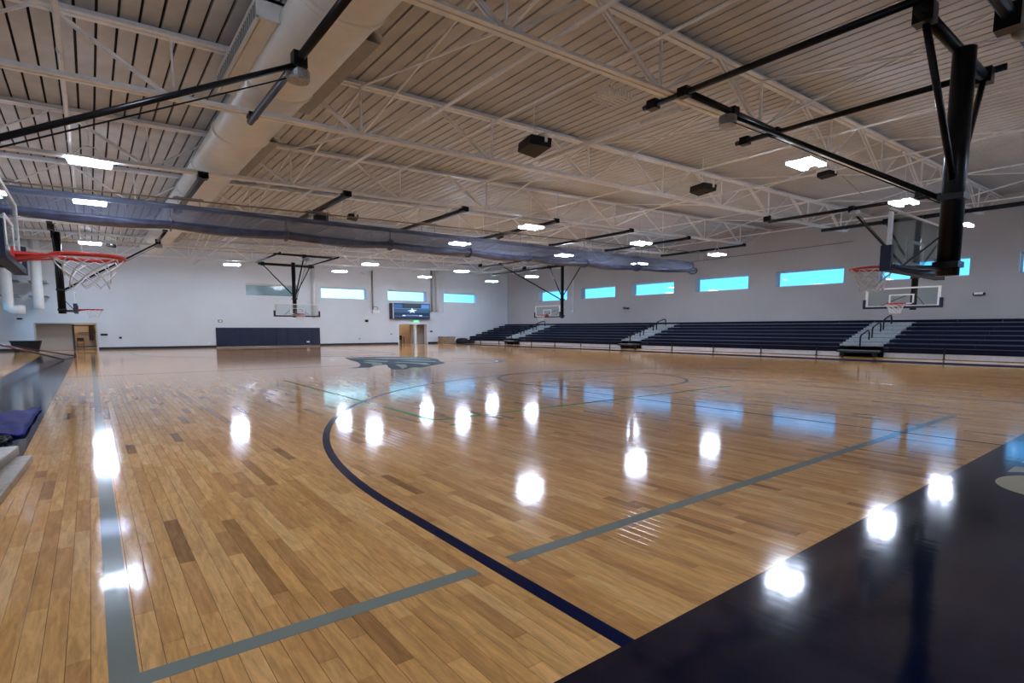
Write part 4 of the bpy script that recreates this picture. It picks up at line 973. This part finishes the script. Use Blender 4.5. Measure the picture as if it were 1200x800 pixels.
# far right corner of the far wall: cartons and black bags
for i in range(3):
    o = MB().box((34.2 + .05 * (i % 2), 58.2, .12 + i * .25), (36.0 - .06 * (i % 2), 59.4, .36 + i * .25)).build('stacked_carton', CARD)
    tag(o, ['bottom', 'middle', 'top'][i] + ' brown carton of the pallet stack right of the double doorway', 'box', 'cartons on the far pallet')
mb = MB()
for y in (58.3, 58.8, 59.3): mb.box((34.1, y - .06, 0), (36.1, y + .06, .1))
mb.box((34.1, 58.2, .09), (36.1, 59.4, .12)); tag(mb.build('pallet', CARD), 'wooden pallet under the cartons by the far wall', 'pallet')
mb = MB(); mb.lathe([(.01, .0), (.75, .0), (.85, .15), (.8, .45), (.55, .62), (.01, .66)], (37.3, 58.7, 0), 'z', 18); tag(mb.build('black_bag', RUBBER, None, True), 'bulging black bag on the floor between the cartons and the bleachers', 'bag')
mb = MB(); mb.lathe([(.01, .0), (.4, .0), (.5, .1), (.4, .4), (.01, .45)], (38.68, 58.8, 0), 'z', 18); tag(mb.build('black_bag', RUBBER, None, True), 'smaller black bag touching the bleacher end', 'bag')
# things seen through the openings
t = thing('inner_doorway', (-.2, YF + 3.5, 0), 'dark bronze inner door frame seen through the left opening', 'door frame')
f = MB(); f.box((-1.25, YF + 1.5, 0), (-1.1, YF + 1.9, 2.2)); f.box((-1.1, YF + 1.55, 2.05), (.9, YF + 1.75, 2.15)); f.box((.72, YF + 1.55, 0), (.82, YF + 1.75, 2.05)); f.build('frame', BROWN, t)
MB().box((-1.1, YF + 1.55, .2), (.72, YF + 1.75, .28)).build('threshold_rail', BROWN, t)
t = thing('coat_on_hook', (0.0, YF + 4.3, 1), 'dark hanging item on the beige wall inside the left opening', 'coat')
mb = MB(); mb.box((-.1, YF + 4.2, .75), (.22, YF + 4.45, 2.1)); mb.build('cloth', BROWN, t); MB().box((-.9, YF + 4.35, 1.42), (.7, YF + 4.42, 1.47)).build('rail', BROWN, t)
t = thing('folding_chair', (-.9, YF + 2.6, 0), 'small dark folding chair inside the left opening', 'chair')
MB().box((-1.0, YF + 2.5, .42), (-.5, YF + 2.95, .46)).build('seat', BROWN, t); MB().box((-1.0, YF + 2.92, .7), (-.5, YF + 2.97, 1.0)).build('backrest', BROWN, t)
for sx in (-.98, -.52):
    for sy in (2.52, 2.94): MB().box((sx - .02, YF + sy - .02, 0), (sx + .02, YF + sy + .02, .7 if sy > 2.9 else .42)).build('leg', BROWN, t)
t = thing('lobby_table', (30.6, YF + 3.2, 0), 'dark cluttered table with chairs inside the double doorway', 'table')
MB().box((29.9, YF + 2.8, .74), (31.3, YF + 3.6, .79)).build('table_top', BROWN, t)
for sx in (29.95, 31.25):
    for sy in (2.85, 3.55): MB().box((sx - .03, YF + sy - .03, 0), (sx + .03, YF + sy + .03, .74)).build('leg', BROWN, t)
t = thing('lobby_chair', (30.3, YF + 2.3, 0), 'dark chair in front of the lobby table', 'chair')
MB().box((30.05, YF + 2.1, .44), (30.6, YF + 2.55, .49)).build('seat', RUBBER, t); MB().box((30.05, YF + 2.08, .49), (30.6, YF + 2.13, 1.0)).build('backrest', RUBBER, t)
for sx in (30.08, 30.57):
    for sy in (2.13, 2.52): MB().box((sx - .025, YF + sy - .025, 0), (sx + .025, YF + sy + .025, .44)).build('leg', RUBBER, t)
o = MB().box((30.3, YF + 4.42, 1.65), (31.3, YF + 4.5, 2.5)).build('wall_poster', mat('poster_navy', (40, 50, 78), .5)); tag(o, 'dark blue rectangular poster on the lobby wall', 'poster')
